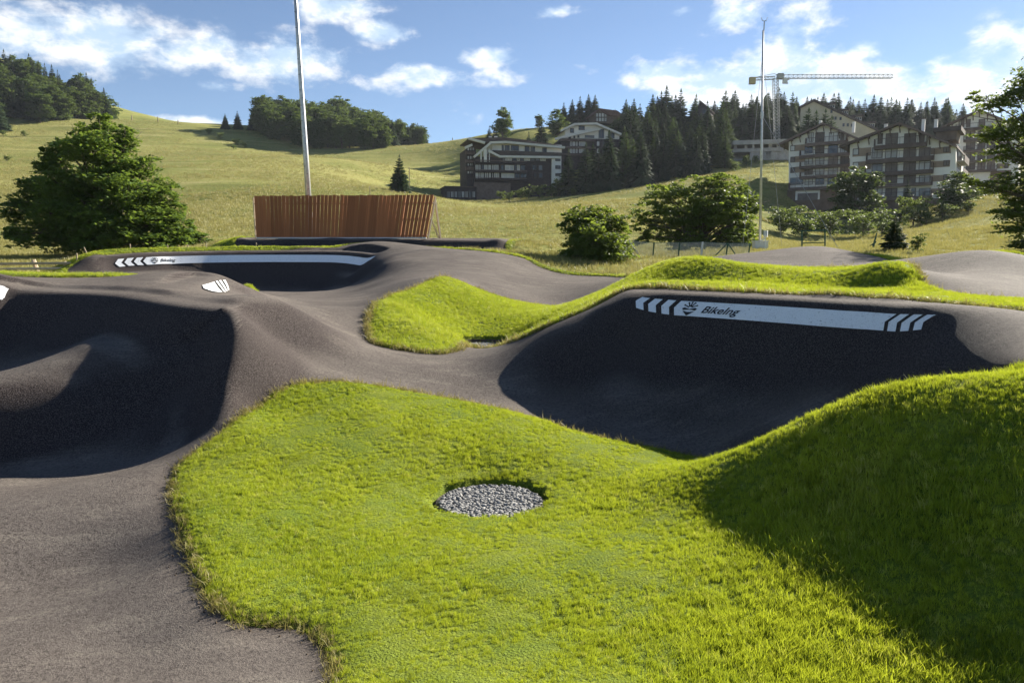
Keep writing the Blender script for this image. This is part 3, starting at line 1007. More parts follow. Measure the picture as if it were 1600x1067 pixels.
# ---------------------------------------------------------------- painted bands and lettering on the asphalt
class Patch:
    """a strip of wall between an upper and a lower edge, both in plan, draped on the track"""

    def __init__(self, top, bot, y0, y1, lift=.008, deg=0):
        tw = np.array([ray_ground(px, py, y0, y1)[:2] for px, py in top])
        bw = np.array([ray_ground(px, py, y0, y1)[:2] for px, py in bot])
        if deg:
            k = np.linspace(0, 1, len(tw))
            tw = np.column_stack([np.polyval(np.polyfit(k, tw[:, i], deg), np.linspace(0, 1, 24)) for i in (0, 1)])
            bw = np.column_stack([np.polyval(np.polyfit(k, bw[:, i], deg), np.linspace(0, 1, 24)) for i in (0, 1)])
        self.t, self.b = self.res(tw), self.res(bw)
        self.lift = lift
        self.length = np.linalg.norm(np.diff(self.t, axis=0), axis=1).sum()

    @staticmethod
    def res(P, n=200):
        P = catmull(P, .15)
        s = np.concatenate([[0], np.cumsum(np.linalg.norm(np.diff(P, axis=0), axis=1))])
        q = np.linspace(0, s[-1], n)
        return np.column_stack([np.interp(q, s, P[:, 0]), np.interp(q, s, P[:, 1])])

    def map(self, UV, extra=0.):
        UV = np.asarray(UV, float)
        k = np.clip(UV[:, 0], 0, 1) * (len(self.t) - 1)
        i = np.minimum(k.astype(int), len(self.t) - 2)
        f = (k - i)[:, None]
        T = self.t[i] * (1 - f) + self.t[i + 1] * f
        B = self.b[i] * (1 - f) + self.b[i + 1] * f
        v = UV[:, 1:2]
        P = T * (1 - v) + B * v
        z = H(P)
        e = .02
        gx = (H(P + [e, 0]) - H(P - [e, 0])) / (2 * e)
        gy = (H(P + [0, e]) - H(P - [0, e])) / (2 * e)
        N = np.column_stack([-gx, -gy, np.ones(len(P))])
        N /= np.linalg.norm(N, axis=1)[:, None]
        return np.column_stack([P, z]) + N * (self.lift + extra)

    def grid(self, fn, nu, nv):
        """fn(s, v) -> u ; s and v run 0..1"""
        s, v = np.meshgrid(np.linspace(0, 1, nu), np.linspace(0, 1, nv))
        s, v = s.ravel(), v.ravel()
        V_ = self.map(np.column_stack([fn(s, v), v]))
        k = np.arange(nu * nv).reshape(nv, nu)
        q = np.stack([k[:-1, :-1], k[:-1, 1:], k[1:, 1:], k[1:, :-1]], -1).reshape(-1, 4)
        return V_, q


def band(patch, parent, chev_l, bar, chev_r, slant, label):
    """white bar with arrow-shaped bars at its ends; slant is how far the arrow tips reach, in u"""
    def arrow(v, sl, tip=.5):
        return np.where(v < tip, v / tip, (1 - v) / (1 - tip)) * sl
    root = None
    V_, q = patch.grid(lambda s, v: bar[0] - arrow(v, slant[0]) + s * (bar[1] - bar[0] + arrow(v, slant[0]) - arrow(v, slant[1])), 90, 9)
    root = link('painted_band', mk_mesh('painted_band', V_, q, M['paint']), track, label=label)
    for (a, b), sl in [(c, slant[0]) for c in chev_l] + [(c, slant[1]) for c in chev_r]:
        V_, q = patch.grid(lambda s, v: a - arrow(v, sl) + s * (b - a), 5, 9)
        link('chevron', mk_mesh('chevron', V_, q, M['paint']), root)
    return root


def letters(patch, parent, body, u0, v0, hgt, width):
    """dark painted word: slanted script, strokes laid on the band"""
    cu = bpy.data.curves.new('lettering', 'FONT')
    cu.body = body
    cu.shear = .32
    cu.offset = .016
    cu.resolution_u = 3
    ob = bpy.data.objects.new('lettering_tmp', cu)
    COL.objects.link(ob)
    dg = bpy.context.evaluated_depsgraph_get()
    me = bpy.data.meshes.new_from_object(ob.evaluated_get(dg))
    bpy.data.objects.remove(ob)
    co = np.empty(len(me.vertices) * 3)
    me.vertices.foreach_get('co', co)
    co = co.reshape(-1, 3)
    co[:, 0] -= co[:, 0].min()
    co[:, 0] *= width / co[:, 0].max()
    co[:, 1] *= hgt / .72
    W_ = patch.map(np.column_stack([u0 + co[:, 0], v0 - co[:, 1]]), .006)
    me.vertices.foreach_set('co', W_.astype(np.float32).ravel())
    me.materials.clear()
    me.materials.append(M['letter'])
    me.update()
    link('lettering', me, parent)


def emblem(patch, parent, u0, v0, su, sv):
    """little crown over a pointed badge"""
    polys = []
    polys.append([(-.5, .02), (-.36, -.06), (0, .06), (.36, -.06), (.5, .02), (.40, .16), (.1, .12), (-.1, .12), (-.40, .16)])
    polys.append([(-.40, .22), (-.1, .30), (.1, .30), (.40, .22), (.0, .62)])
    for a in (-62, -26, 0, 26, 62):
        s_, c_ = math.sin(math.radians(a)), math.cos(math.radians(a))
        r0, r1, w = .10, .42 if abs(a) < 50 else .40, .05
        b = (0, -.05)
        polys.append([(b[0] + s_ * r0 - c_ * w, b[1] - c_ * r0 - s_ * w), (b[0] + s_ * r1 - c_ * w * .6, b[1] - c_ * r1 - s_ * w * .6), (b[0] + s_ * r1 + c_ * w * .6, b[1] - c_ * r1 + s_ * w * .6), (b[0] + s_ * r0 + c_ * w, b[1] - c_ * r0 + s_ * w)])
        ex, ey = b[0] + s_ * (r1 + .05), b[1] - c_ * (r1 + .05)
        polys.append([(ex + .065 * math.cos(q), ey + .065 * math.sin(q)) for q in np.linspace(0, 2 * math.pi, 8, endpoint=False)])
    vs, fs = [], []
    for p in polys:
        i = len(vs)
        vs += [(u0 + a * su, v0 + b * sv) for a, b in p]
        fs.append(tuple(range(i, i + len(p))))
    W_ = patch.map(np.array(vs), .006)
    me = bpy.data.meshes.new('emblem')
    me.from_pydata([tuple(w) for w in W_], [], fs)
    me.materials.append(M['letter'])
    link('emblem', me, parent)


class RimPatch(Patch):
    """a strip that runs at a fixed distance below a rim"""

    def __init__(self, ri, px0, px1, d1, d2, lift):
        W_, T_, N_, sl = RIMW[ri][:4]
        px = np.array([800 + F * w[0] / (w[1] * math.cos(PITCH) - (w[2] - CAMZ) * math.sin(PITCH)) for w in W_])
        a0, a1 = np.interp([px0, px1], px, sl)
        q = np.linspace(a0, a1, 60)
        N2 = np.column_stack([np.interp(q, sl, np.convolve(np.pad(N_[:, i], 12, mode='edge'), np.ones(25) / 25, 'valid')) for i in (0, 1)])
        C = np.column_stack([np.interp(q, sl, W_[:, i]) for i in (0, 1)])
        self.t, self.b = self.res(C + N2 * d1), self.res(C + N2 * d2)
        self.lift = lift


nb = RimPatch(0, 1003, 1482, .115, .345, .010)
b1 = band(nb, track, [(.0136, .043), (.062, .091), (.112, .141)], (.160, .868), [(.880, .906), (.920, .946), (.960, .986)], (.014, .016),
          'white painted bar with arrows along the near dark berm')
emblem(nb, b1, .205, .50, .055, .80)
letters(nb, b1, 'BikeIng', .252, .74, .46, .135)
fb = RimPatch(1, 177, 594, .14, .40, .022)
b2 = band(fb, track, [(.012, .032), (.042, .062), (.072, .092)], (.102, 1.0), [], (.012, 0.0), 'long white painted bar along the far dark berm')
emblem(fb, b2, .127, .50, .026, .70)
letters(fb, b2, 'BikeIng', .146, .70, .40, .052)
pb = Patch([(316, 447), (338, 440.5), (354, 438.5)], [(318, 452), (340, 458), (359, 453.5)], 13.0, 18.0, .022)
V_, q_ = pb.grid(lambda s, v: s * .55, 12, 6)
b3 = link('painted_band', mk_mesh('painted_band', V_, q_, M['paint']), track, label='short white painted patch on the small left crest')
for a in (.62, .75, .88):
    V_, q_ = pb.grid(lambda s, v: a + s * .07 + .03 * (1 - np.abs(2 * v - 1)), 3, 7)
    link('chevron', mk_mesh('chevron', V_, q_, M['paint']), b3)
wb = Patch([(-60, 440), (-20, 444), (14, 452)], [(-60, 462), (-25, 466), (3, 469)], 11.5, 15.5)
V_, q_ = wb.grid(lambda s, v: s, 20, 6)
link('painted_band', mk_mesh('painted_band', V_, q_, M['paint']), track, label='end of a white painted bar at the left picture edge')

# ---------------------------------------------------------------- gravel pits
def pebble_mesh(seed):
    bm = bmesh.new()
    bmesh.ops.create_icosphere(bm, subdivisions=1, radius=1)
    r = random.Random(seed)
    for v in bm.verts:
        v.co *= r.uniform(.75, 1.1)
        v.co.z *= .62
        v.co.x *= 1.25
    V_ = np.array([v.co[:] for v in bm.verts])
    F_ = np.array([[v.index for v in f.verts] for f in bm.faces])
    bm.free()
    return V_, F_


PEB = [pebble_mesh(s) for s in range(5)]
for di, (dx, dy, r) in enumerate(DRAINS):
    hz0 = min(H1(dx + r * math.cos(a), dy + r * math.sin(a)) for a in np.linspace(0, 6.28, 16))
    root = empty('gravel_pit', (dx, dy, hz0), ['round gravel drainage pit sunk in the near lawn', 'round gravel pit half hidden behind the asphalt saddle'][di], 'drain', 'gravel pits in the turf')
    m = MB()
    n = 40
    for (ra, rb, za, zb) in [(r - .02, r, -.02, .05)]:
        vs = []
        for k in range(n):
            a = 2 * math.pi * k / n
            c, s_ = math.cos(a), math.sin(a)
            top = H1(dx + r * c, dy + r * s_) - hz0 - .005
            vs.append([(ra * c, ra * s_, -.16), (ra * c, ra * s_, top), (rb * c, rb * s_, top), (rb * c, rb * s_, -.16)])
        for k in range(n):
            i = len(m.v)
            a, b = vs[k], vs[(k + 1) % n]
            m.v += a + b
            m.f += [(i, i + 1, i + 5, i + 4), (i + 1, i + 2, i + 6, i + 5), (i + 2, i + 3, i + 7, i + 6)]
    m.build('pit_ring', M['pit'], root)
    m = MB()
    m.prism([(r * .97 * math.cos(a), r * .97 * math.sin(a)) for a in np.linspace(0, 2 * math.pi, 32, endpoint=False)], 0, .02)
    m.v = [(a, c, b - .01) for a, b, c in m.v]
    m.build('gravel_bed', M['pit'], root)
    VV, FF, off = [], [], 0
    cnt = 2400 if di == 0 else 900
    sz = (.009, .028) if di == 0 else (.016, .034)
    for k in range(cnt):
        a, q = RNG.uniform(0, 6.283), math.sqrt(RNG.uniform()) * (r - .05)
        v, f = PEB[k % 5]
        s_ = RNG.uniform(*sz)
        an = RNG.uniform(0, 6.28)
        R_ = np.array(Matrix.Rotation(an, 3, 'Z') @ Matrix.Rotation(RNG.uniform(-.6, .6), 3, 'X'))
        VV.append(v @ R_.T * s_ + [q * math.cos(a), q * math.sin(a), +.014 + RNG.uniform(0, .016)])
        FF.append(f + off)
        off += len(v)
    link('gravel', mk_mesh('gravel', np.vstack(VV), np.vstack(FF), M['pebble']), root, kind='stuff')

# ---------------------------------------------------------------- grass, one blade at a time in shared tufts
def tuft(name, mat, n, rad, h0, h1, w, lean, seed):
    r = np.random.default_rng(seed)
    VV, FF = [], []
    for k in range(n):
        a, q = r.uniform(0, 6.283), rad * math.sqrt(r.uniform())
        bx, by = q * math.cos(a), q * math.sin(a)
        h = r.uniform(h0, h1)
        d = r.uniform(0, 6.283)
        ln = h * r.uniform(.1, lean)
        dx, dy = math.cos(d) * ln, math.sin(d) * ln
        f = r.uniform(0, 6.283)
        wx, wy = math.cos(f) * w * .5, math.sin(f) * w * .5
        i = len(VV)
        VV += [(bx - wx, by - wy, -.01), (bx + wx, by + wy, -.01), (bx + dx * .4 + wx * .8, by + dy * .4 + wy * .8, h * .55), (bx + dx * .4 - wx * .8, by + dy * .4 - wy * .8, h * .55),
               (bx + dx, by + dy, h)]
        FF += [(i, i + 1, i + 2), (i, i + 2, i + 3), (i + 3, i + 2, i + 4)]
    o = bpy.data.objects.new(name, mk_mesh(name, VV, FF, mat))
    return o


def scatter(name, sources, P, rot, scl, label):
    """one object holding many tufts: points with a turn and a size each"""
    col = bpy.data.collections.new(name + '_tufts')
    for s_ in sources:
        col.objects.link(s_)
    n = len(P)
    me = bpy.data.meshes.new(name)
    me.vertices.add(n)
    me.vertices.foreach_set('co', np.asarray(P, np.float32).ravel())
    a = me.attributes.new('turn', 'FLOAT_VECTOR', 'POINT')
    a.data.foreach_set('vector', np.asarray(rot, np.float32).ravel())
    a = me.attributes.new('size', 'FLOAT', 'POINT')
    a.data.foreach_set('value', np.asarray(scl, np.float32))
    o = link(name, me, kind='stuff', label=label)
    ng = bpy.data.node_groups.new(name, 'GeometryNodeTree')
    ng.interface.new_socket('Geometry', in_out='INPUT', socket_type='NodeSocketGeometry')
    ng.interface.new_socket('Geometry', in_out='OUTPUT', socket_type='NodeSocketGeometry')
    N = ng.nodes
    gi, go = N.new('NodeGroupInput'), N.new('NodeGroupOutput')
    ci = N.new('GeometryNodeCollectionInfo')
    ci.inputs['Collection'].default_value = col
    ci.inputs['Separate Children'].default_value = True
    ci.inputs['Reset Children'].default_value = True
    mp = N.new('GeometryNodeMeshToPoints')
    ip = N.new('GeometryNodeInstanceOnPoints')
    ip.inputs['Pick Instance'].default_value = True
    at1, at2 = N.new('GeometryNodeInputNamedAttribute'), N.new('GeometryNodeInputNamedAttribute')
    at1.data_type, at2.data_type = 'FLOAT_VECTOR', 'FLOAT'
    at1.inputs['Name'].default_value, at2.inputs['Name'].default_value = 'turn', 'size'
    e2r = N.new('FunctionNodeEulerToRotation')
    L = ng.links
    L.new(gi.outputs[0], mp.inputs['Mesh'])
    L.new(mp.outputs[0], ip.inputs['Points'])
    L.new(ci.outputs[0], ip.inputs['Instance'])
    L.new(at1.outputs[0], e2r.inputs[0])
    L.new(e2r.outputs[0], ip.inputs['Rotation'])
    L.new(at2.outputs[0], ip.inputs['Scale'])
    L.new(ip.outputs[0], go.inputs[0])
    md = o.modifiers.new('tufts', 'NODES')
    md.node_group = ng
    return o


def ground_normal(P):
    e = .06
    gx = (H(P + [e, 0]) - H(P - [e, 0])) / (2 * e)
    gy = (H(P + [0, e]) - H(P - [0, e])) / (2 * e)
    return gx, gy


zones = [(-4, 8, 1.2, 7.0, 880, .53), (-5, 8, 7.0, 12, 720, .58), (-5.5, 10, 12, 24, 360, .95), (-22, 16, 16, 38, 170, 1.0), (-3, 10, -4, 1.2, 60, 1.6)]
PP, SS = [], []
for (xa, xb, ya, yb, den, sc_) in zones:
    n = int((xb - xa) * (yb - ya) * den)
    P = np.column_stack([RNG.uniform(xa, xb, n), RNG.uniform(ya, yb, n)])
    sd, sa = sd_lawn(P)
    ok = (sd > .012 * sc_) & (sa > -fringe(P) + .08)
    for (dx, dy, r) in DRAINS:
        ok &= np.hypot(P[:, 0] - dx, P[:, 1] - dy) > r + .015
    P, sd = P[ok], sd[ok]
    PP.append(np.column_stack([P, sd]))
    SS.append(np.full(len(P), sc_))
PP, SS = np.vstack(PP), np.concatenate(SS)
XYp, sdp = PP[:, :2], PP[:, 2]
zz = H(XYp) + np.where(sdp > 0, .06 * np.tanh(sdp / .10), 0) - .004
rot = np.column_stack([RNG.normal(0, .16, len(XYp)), RNG.normal(0, .16, len(XYp)), RNG.uniform(0, 6.283, len(XYp))])
wild = 1 + .8 * smooth01((XYp[:, 0] + .35 * (7.5 - XYp[:, 1]) - 1.6) / 1.6) * (XYp[:, 1] < 8.5)
scl = wild * SS * RNG.uniform(.7, 1.25, len(XYp)) * (.85 + .3 * np.sin(XYp[:, 0] * 1.7 + 1.1 * np.sin(XYp[:, 1] * 1.3)) * np.sin(XYp[:, 1] * 1.9))
src = [tuft('lawn_tuft', M['blade'], 32, .058, .026, .066, .0046, .75, s) for s in range(5)] + [tuft('lawn_tuft', M['blade'], 20, .05, .04, .095, .0048, .9, 77)]
scatter('lawn_grass', src, np.column_stack([XYp, zz]), rot, scl, 'short bright green grass blades covering the turf mounds')

# dry, straggling tufts and crumbs of soil along the cut turf edges
n = 170000
P = np.column_stack([RNG.uniform(-6, 9, n), RNG.uniform(2.5, 22, n)])
sd, sa = sd_lawn(P)
ok = (sd > -.035) & (sd < .07)
E, sde = P[ok], sd[ok]
E, sde = E[:9000], sde[:9000]
src = [tuft('edge_tuft', M['dry_blade'], 12, .04, .02, .075, .005, 1.3, 60 + s) for s in range(3)]
scatter('turf_edge_grass', src, np.column_stack([E, H(E) + np.where(sde > 0, .06 * np.tanh(sde / .10), 0)]),
        np.column_stack([RNG.normal(0, .45, len(E)), RNG.normal(0, .45, len(E)), RNG.uniform(0, 6.28, len(E))]), RNG.uniform(.6, 1.3, len(E)) * np.clip(E[:, 1] / 9, .8, 1.5), 'dry straggling grass along the cut turf edges')
ok = (sd > -.16) & (sd < .03) & (RNG.uniform(0, 1, n) < np.exp(-np.abs(sd) / .05))
E = P[ok][:9000]
src = []
for k in range(3):
    src.append(bpy.data.objects.new('soil_crumb', mk_mesh('soil_crumb', PEB[k][0], PEB[k][1], M['crumb'])))
scatter('soil_crumbs', src, np.column_stack([E, H(E) + .002]), RNG.uniform(0, 6.28, (len(E), 3)), RNG.uniform(.003, .011, len(E)), 'loose soil crumbs and grit along the turf edges')

# long dry meadow grass near the track
n = 120000
ry = RNG.uniform(0, 1, n) ** 1.5 * 330 + 20
rx = RNG.uniform(-.8, .8, n) * (ry + 8)
P = np.column_stack([rx, ry])
sa = sd_asphalt(P)
P = P[sa < -(fringe(P) - .25)]
far = np.hypot(P[:, 0], P[:, 1])
zz = H(P)
src = [tuft('meadow_tuft', M['meadow_blade'], 26, .42, .08, .34, .024, .7, 100 + s) for s in range(4)]
scatter('meadow_grass', src, np.column_stack([P, zz]), np.column_stack([RNG.normal(0, .1, len(P)), RNG.normal(0, .1, len(P)), RNG.uniform(0, 6.28, len(P))]),
        RNG.uniform(.6, 1.3, len(P)) * np.clip(far / 90, .55, 1.25), 'long dry meadow grass around the track and up the slope')

# ---------------------------------------------------------------- trees
def leaf_quads(C, size, rng, flat=.5):
    """one small pointed leaf per centre"""
    n = len(C)
    nz = rng.normal(0, 1, (n, 3))
    nz[:, 2] = np.abs(nz[:, 2]) + flat * 2
    nz /= np.linalg.norm(nz, axis=1)[:, None]
    a = rng.normal(0, 1, (n, 3))
    a -= (a * nz).sum(1)[:, None] * nz
    a /= np.linalg.norm(a, axis=1)[:, None]
    b = np.cross(nz, a)
    s = (size * rng.uniform(.65, 1.35, n))[:, None]
    V_ = np.stack([C - a * s, C - b * s * .55 + a * s * .1, C + a * s, C + b * s * .55 + a * s * .1], 1).reshape(-1, 3)
    F_ = np.arange(4 * n).reshape(n, 4)
    return V_, F_


def crown_points(lobes, per, spread, rng, shell=.62):
    """leaf centres gathered in sprays over the outside of each lobe, so that gaps stay open between them"""
    out = []
    vol = sum(l[3] * l[5] for l in lobes)
    for (x, y, z, rx, ry, rz) in lobes:
        n = max(30, int(per * rx * rz / vol))
        k = max(6, n // 26)
        d = rng.normal(0, 1, (k, 3))
        d /= np.linalg.norm(d, axis=1)[:, None]
        q = shell + (1.08 - shell) * rng.uniform(0, 1, k) ** .7
        c = d * q[:, None]
        idx = rng.integers(0, k, n)
        p = c[idx] + rng.normal(0, spread, (n, 3)) * [1, 1, .45]
        p[:, 2] -= .35 * (p[:, 0] ** 2 + p[:, 1] ** 2) * .2
        out.append(p * [rx, ry, rz] + [x, y, z])
    return np.vstack(out)


def limbs(m, base, lobes, r0, rng, fork=.35, seg=6):
    b = Vector(base)
    zt = max(l[2] for l in lobes)
    top = Vector((base[0], base[1], b.z + (zt - b.z) * .75))
    m.tube([b - Vector((0, 0, .3)), b.lerp(top, .3) + Vector((rng.normal(0, .04), rng.normal(0, .04), 0)) * r0 * 6, b.lerp(top, .7), top], [r0 * 1.2, r0, r0 * .6, r0 * .2], seg + 2)
    for (x, y, z, rx, ry, rz) in lobes:
        s = b.lerp(top, min(.9, max(.08, fork * (z - b.z) / max(.1, zt - b.z) + rng.uniform(-.06, .06))))
        e = Vector((x, y, z))
        mid = s.lerp(e, .5) + Vector((rng.normal(0, .08), rng.normal(0, .08), .06)) * (e - s).length
        m.tube([s, mid, e, e + (e - mid) * .15], [r0 * .42, r0 * .24, r0 * .09, r0 * .03], seg)
        for _ in range(3):
            t = e + Vector((rng.normal(0, .6) * rx, rng.normal(0, .6) * ry, rng.normal(0, .5) * rz))
            m.tube([mid.lerp(e, rng.uniform(0, 1)), t], [r0 * .13, r0 * .03], 4)


def broadleaf(name, base, lobes, leaves, size, leafm, seed, label=None, cat='tree', group=None, r0=.14, spread=.20, flat=.5, shell=.62, barkm=None):
    """lobes are given relative to the base"""
    rng = np.random.default_rng(seed)
    root = empty(name, base, label, cat, group)
    m = MB()
    limbs(m, (0, 0, 0), lobes, r0, rng)
    m.build('trunk', barkm or M['bark'], root, smooth=True)
    C = crown_points(lobes, leaves, spread, rng, shell)
    V_, F_ = leaf_quads(C, size, rng, flat)
    link('crown', mk_mesh('crown', V_, F_, leafm), root)
    return root


def conifer_mesh(h, r, levels, per, seed, start=.06, droop=.35, dens=1.0):
    rng = np.random.default_rng(seed)
    V_, F_ = [], []
    for li in range(levels):
        t = (li + rng.uniform(-.3, .3)) / levels
        z = h * (start + (1 - start) * t)
        R = r * (1 - t) ** .85 * rng.uniform(.8, 1.12) + .03 * r
        k = max(4, int(per * (1 - .5 * t)))
        a0 = rng.uniform(0, 6.28)
        for b in range(k):
            a = a0 + 6.283 * (b + rng.uniform(-.3, .3)) / k
            L = R * rng.uniform(.72, 1.1)
            ca, sa_ = math.cos(a), math.sin(a)
            up = .10 + .5 * t
            ns = max(3, int(5 * dens))
            for j in range(ns):
                f = (j + .3) / ns
                f2 = min(1.05, f + .55)
                for sgn in (-1, 0, 1):
                    w = L * .17 * (1.15 - f)
                    spread_ = sgn * L * .34 * (1 - f * .6) * rng.uniform(.5, 1.2)
                    z0 = z + L * (up * f - droop * f * f)
                    z1 = z + L * (up * f2 - droop * f2 * f2) - abs(sgn) * L * .07 - rng.uniform(0, .05) * L
                    p0 = np.array([ca * L * f, sa_ * L * f, z0])
                    p1 = np.array([ca * L * f2 - sa_ * spread_, sa_ * L * f2 + ca * spread_, z1])
                    sx, sy = -sa_ * w, ca * w
                    i = len(V_)
                    V_ += [p0 + [sx * .5, sy * .5, 0], p0 - [sx * .5, sy * .5, 0], (p0 + p1) / 2 - [sx, sy, w * .6], p1]
                    F_ += [(i, i + 1, i + 2), (i, i + 2, i + 3)]
                    if sgn == 0:
                        i = len(V_)
                        V_ += [p0, p1, (p0 + p1) / 2 - [0, 0, w * 1.6]]
                        F_ += [(i, i + 1, i + 2)]
    for q in range(5):
        a = q * 1.257
        i = len(V_)
        V_ += [np.array([math.cos(a) * .05 * r, math.sin(a) * .05 * r, h * .94]), np.array([-math.sin(a) * .07 * r, math.cos(a) * .07 * r, h * .95]), np.array([0, 0, h * 1.03])]
        F_ += [(i, i + 1, i + 2)]
    return np.array(V_), np.array(F_)


def conifer_kind(h, r, levels, per, seed, mat, **kw):
    V_, F_ = conifer_mesh(h, r, levels, per, seed, **kw)
    cm = mk_mesh('crown', V_, F_, mat)
    tm = MB().tube([(0, 0, -.5), (0, 0, h * .4), (0, 0, h * .97)], [h * .018, h * .012, h * .002], 6).mesh('trunk', M['bark_dark'])
    return cm, tm


def plant(name, kind, loc, s, label, cat, group=None, sxy=1.0, rz=None):
    """a tree from shared crown and trunk meshes"""
    root = empty(name, loc, label, cat, group, rz=RNG.uniform(0, 6.28) if rz is None else rz)
    root.scale = (s * sxy, s * sxy, s)
    link('crown', kind[0], root)
    link('trunk', kind[1], root)
    return root


SPR = [conifer_kind(10, 2.3 + .25 * (k % 3), 28 + 2 * k, 10, 300 + k, M['spruce'], droop=.35 + .05 * k) for k in range(5)]
LAR = [conifer_kind(10, 2.5, 26, 9, 320 + k, M['larchleaf'], droop=.15) for k in range(3)]


def far_broad(seed):
    rng = np.random.default_rng(seed)
    lobes = []
    for k in range(17):
        a, q = rng.uniform(0, 6.28), rng.uniform(.3, 1) ** .7
        z = rng.uniform(1.5, 8.2)
        w = 2.6 * math.sin(min(math.pi, (z - .6) / 9.2 * math.pi)) ** .7
        lobes.append((math.cos(a) * q * w, math.sin(a) * q * w, z, rng.uniform(1.1, 1.8), rng.uniform(1.1, 1.8), rng.uniform(.9, 1.5)))
    lobes.append((0, 0, 8.4, 1.3, 1.3, 1.3))
    C = crown_points(lobes, 7000, .24, rng, .4)
    V_, F_ = leaf_quads(C, .27, rng, .4)
    m = MB()
    limbs(m, (0, 0, 0), lobes[:8], .2, rng)
    return mk_mesh('crown', V_, F_, M['farleaf']), m.mesh('trunk', M['bark'])


FB_ = [far_broad(340 + k) for k in range(4)]


def bush_kind(seed):
    rng = np.random.default_rng(seed)
    lobes = []
    for k in range(9):
        a, q = rng.uniform(0, 6.28), rng.uniform(.2, 1)
        lobes.append((math.cos(a) * q * .9, math.sin(a) * q * .9, rng.uniform(.5, 1.75), rng.uniform(.45, .75), rng.uniform(.45, .75), rng.uniform(.4, .7)))
    C = crown_points(lobes, 1500, .24, rng, .45)
    V_, F_ = leaf_quads(C, .10, rng, .3)
    m = MB()
    limbs(m, (0, 0, 0), lobes[:5], .06, rng)
    return mk_mesh('crown', V_, F_, M['bushleaf']), m.mesh('trunk', M['bark'])


BSH = [bush_kind(360 + k) for k in range(4)]


def gz(px, y):
    """ground point below a pixel column, y metres ahead"""
    x = at(px, 300, y)[0]
    return np.array([x, y, H1(x, y)])


def on(px, py, y):
    """stands at pixel column px, y metres ahead; returns ground point"""
    return gz(px, y)


def hfor(px, ptop, y):
    """height a thing at column px, y metres ahead needs for its top to reach ptop"""
    return at(px, ptop, y)[2] - gz(px, y)[2]


# the big beech thicket on the left
B = gz(165, 45)
def lob(items, y, B):
    s = y / F
    out = []
    for (px, py, rx, rz, dy) in items:
        p = at(px, py, y + dy)
        out.append((p[0] - B[0], p[1] - B[1], p[2] - B[2], rx * s, rx * s * 1.05, rz * s))
    return out


items = [(165, 200, 20, 24, 0), (130, 212, 22, 26, .5), (195, 215, 18, 26, -.4), (95, 235, 22, 26, 0), (70, 255, 20, 24, 0), (150, 245, 40, 32, -1), (215, 260, 34, 30, -.6), (60, 285, 34, 28, .3), (120, 285, 44, 32, -1.2),
         (190, 295, 44, 34, -1.4), (240, 300, 34, 28, -.3), (45, 325, 34, 28, -.2), (100, 330, 46, 32, -1.5), (165, 335, 46, 34, -1.8), (235, 335, 42, 32, -1), (275, 335, 24, 22, 0), (285, 360, 28, 22, .2),
         (32, 365, 26, 22, .4), (75, 372, 42, 26, -1.3), (135, 375, 46, 28, -2), (200, 375, 44, 28, -1.8), (255, 375, 38, 24, -1), (308, 376, 20, 14, .2), (150, 300, 40, 40, 2), (220, 340, 40, 36, 2), (80, 330, 40, 36, 2), (140, 360, 60, 30, 2)]
def sub(lobes, rng, n=3, f=.60):
    out = []
    for (x, y, z, rx, ry, rz) in lobes:
        for k in range(n):
            d = rng.normal(0, 1, 3)
            d /= np.linalg.norm(d)
            g = f * rng.uniform(.8, 1.2)
            out.append((x + d[0] * rx * .55, y + d[1] * ry * .55, z + d[2] * rz * .5, rx * g, ry * g, rz * g * .85))
    return out


SR = np.random.default_rng(21)
broadleaf('beech_thicket', B, sub(lob(items, 45, B), SR, 4, .72), 88000, .12, M['beech'], 11, 'large dark green leafy beech clump at the left behind the far berm', r0=.26, spread=.19, flat=.9, shell=.45)

B = gz(930, 34)
items = [(930, 345, 34, 24, 0), (900, 352, 24, 22, 0), (960, 352, 24, 22, 0), (895, 380, 26, 24, -.2), (930, 378, 38, 28, -.8), (965, 380, 22, 24, 0), (905, 405, 30, 22, -.2), (940, 405, 36, 22, -.6), (968, 402, 18, 18, 0), (885, 405, 14, 20, 0), (930, 385, 36, 36, .8), (930, 335, 26, 18, .2), (890, 415, 16, 12, 0), (970, 412, 16, 14, 0), (930, 415, 40, 14, -.3)]
broadleaf('round_bush', B, sub(lob(items, 34, B), SR, 4, .78), 24000, .085, M['maple'], 12, 'dense round dark green bush left of the chain-link fence', 'bush', r0=.09, spread=.2, shell=.55)
B = gz(1100, 50)
items = [(1085, 292, 30, 17, 0), (1120, 285, 26, 14, 0), (1050, 305, 34, 20, -.3), (1145, 300, 28, 20, 0), (1025, 322, 30, 17, 0), (1090, 318, 42, 24, -1), (1140, 325, 34, 24, -.6), (1165, 330, 20, 26, 0), (1010, 345, 20, 15, 0),
         (1055, 345, 34, 22, -.6), (1110, 350, 36, 24, -1), (1155, 355, 26, 24, -.2), (1005, 365, 14, 16, .2), (1035, 370, 30, 18, -.2), (1080, 375, 34, 18, -.5), (1130, 378, 32, 18, -.5), (1165, 372, 18, 18, 0), (1100, 335, 44, 30, 1.2), (1150, 350, 24, 26, 1)]
broadleaf('spreading_tree', B, sub(lob(items, 50, B), SR, 4, .74), 26000, .125, M['maple'], 13, 'wide spreading leafy tree with sunlit crown behind the fence', r0=.16, spread=.2)

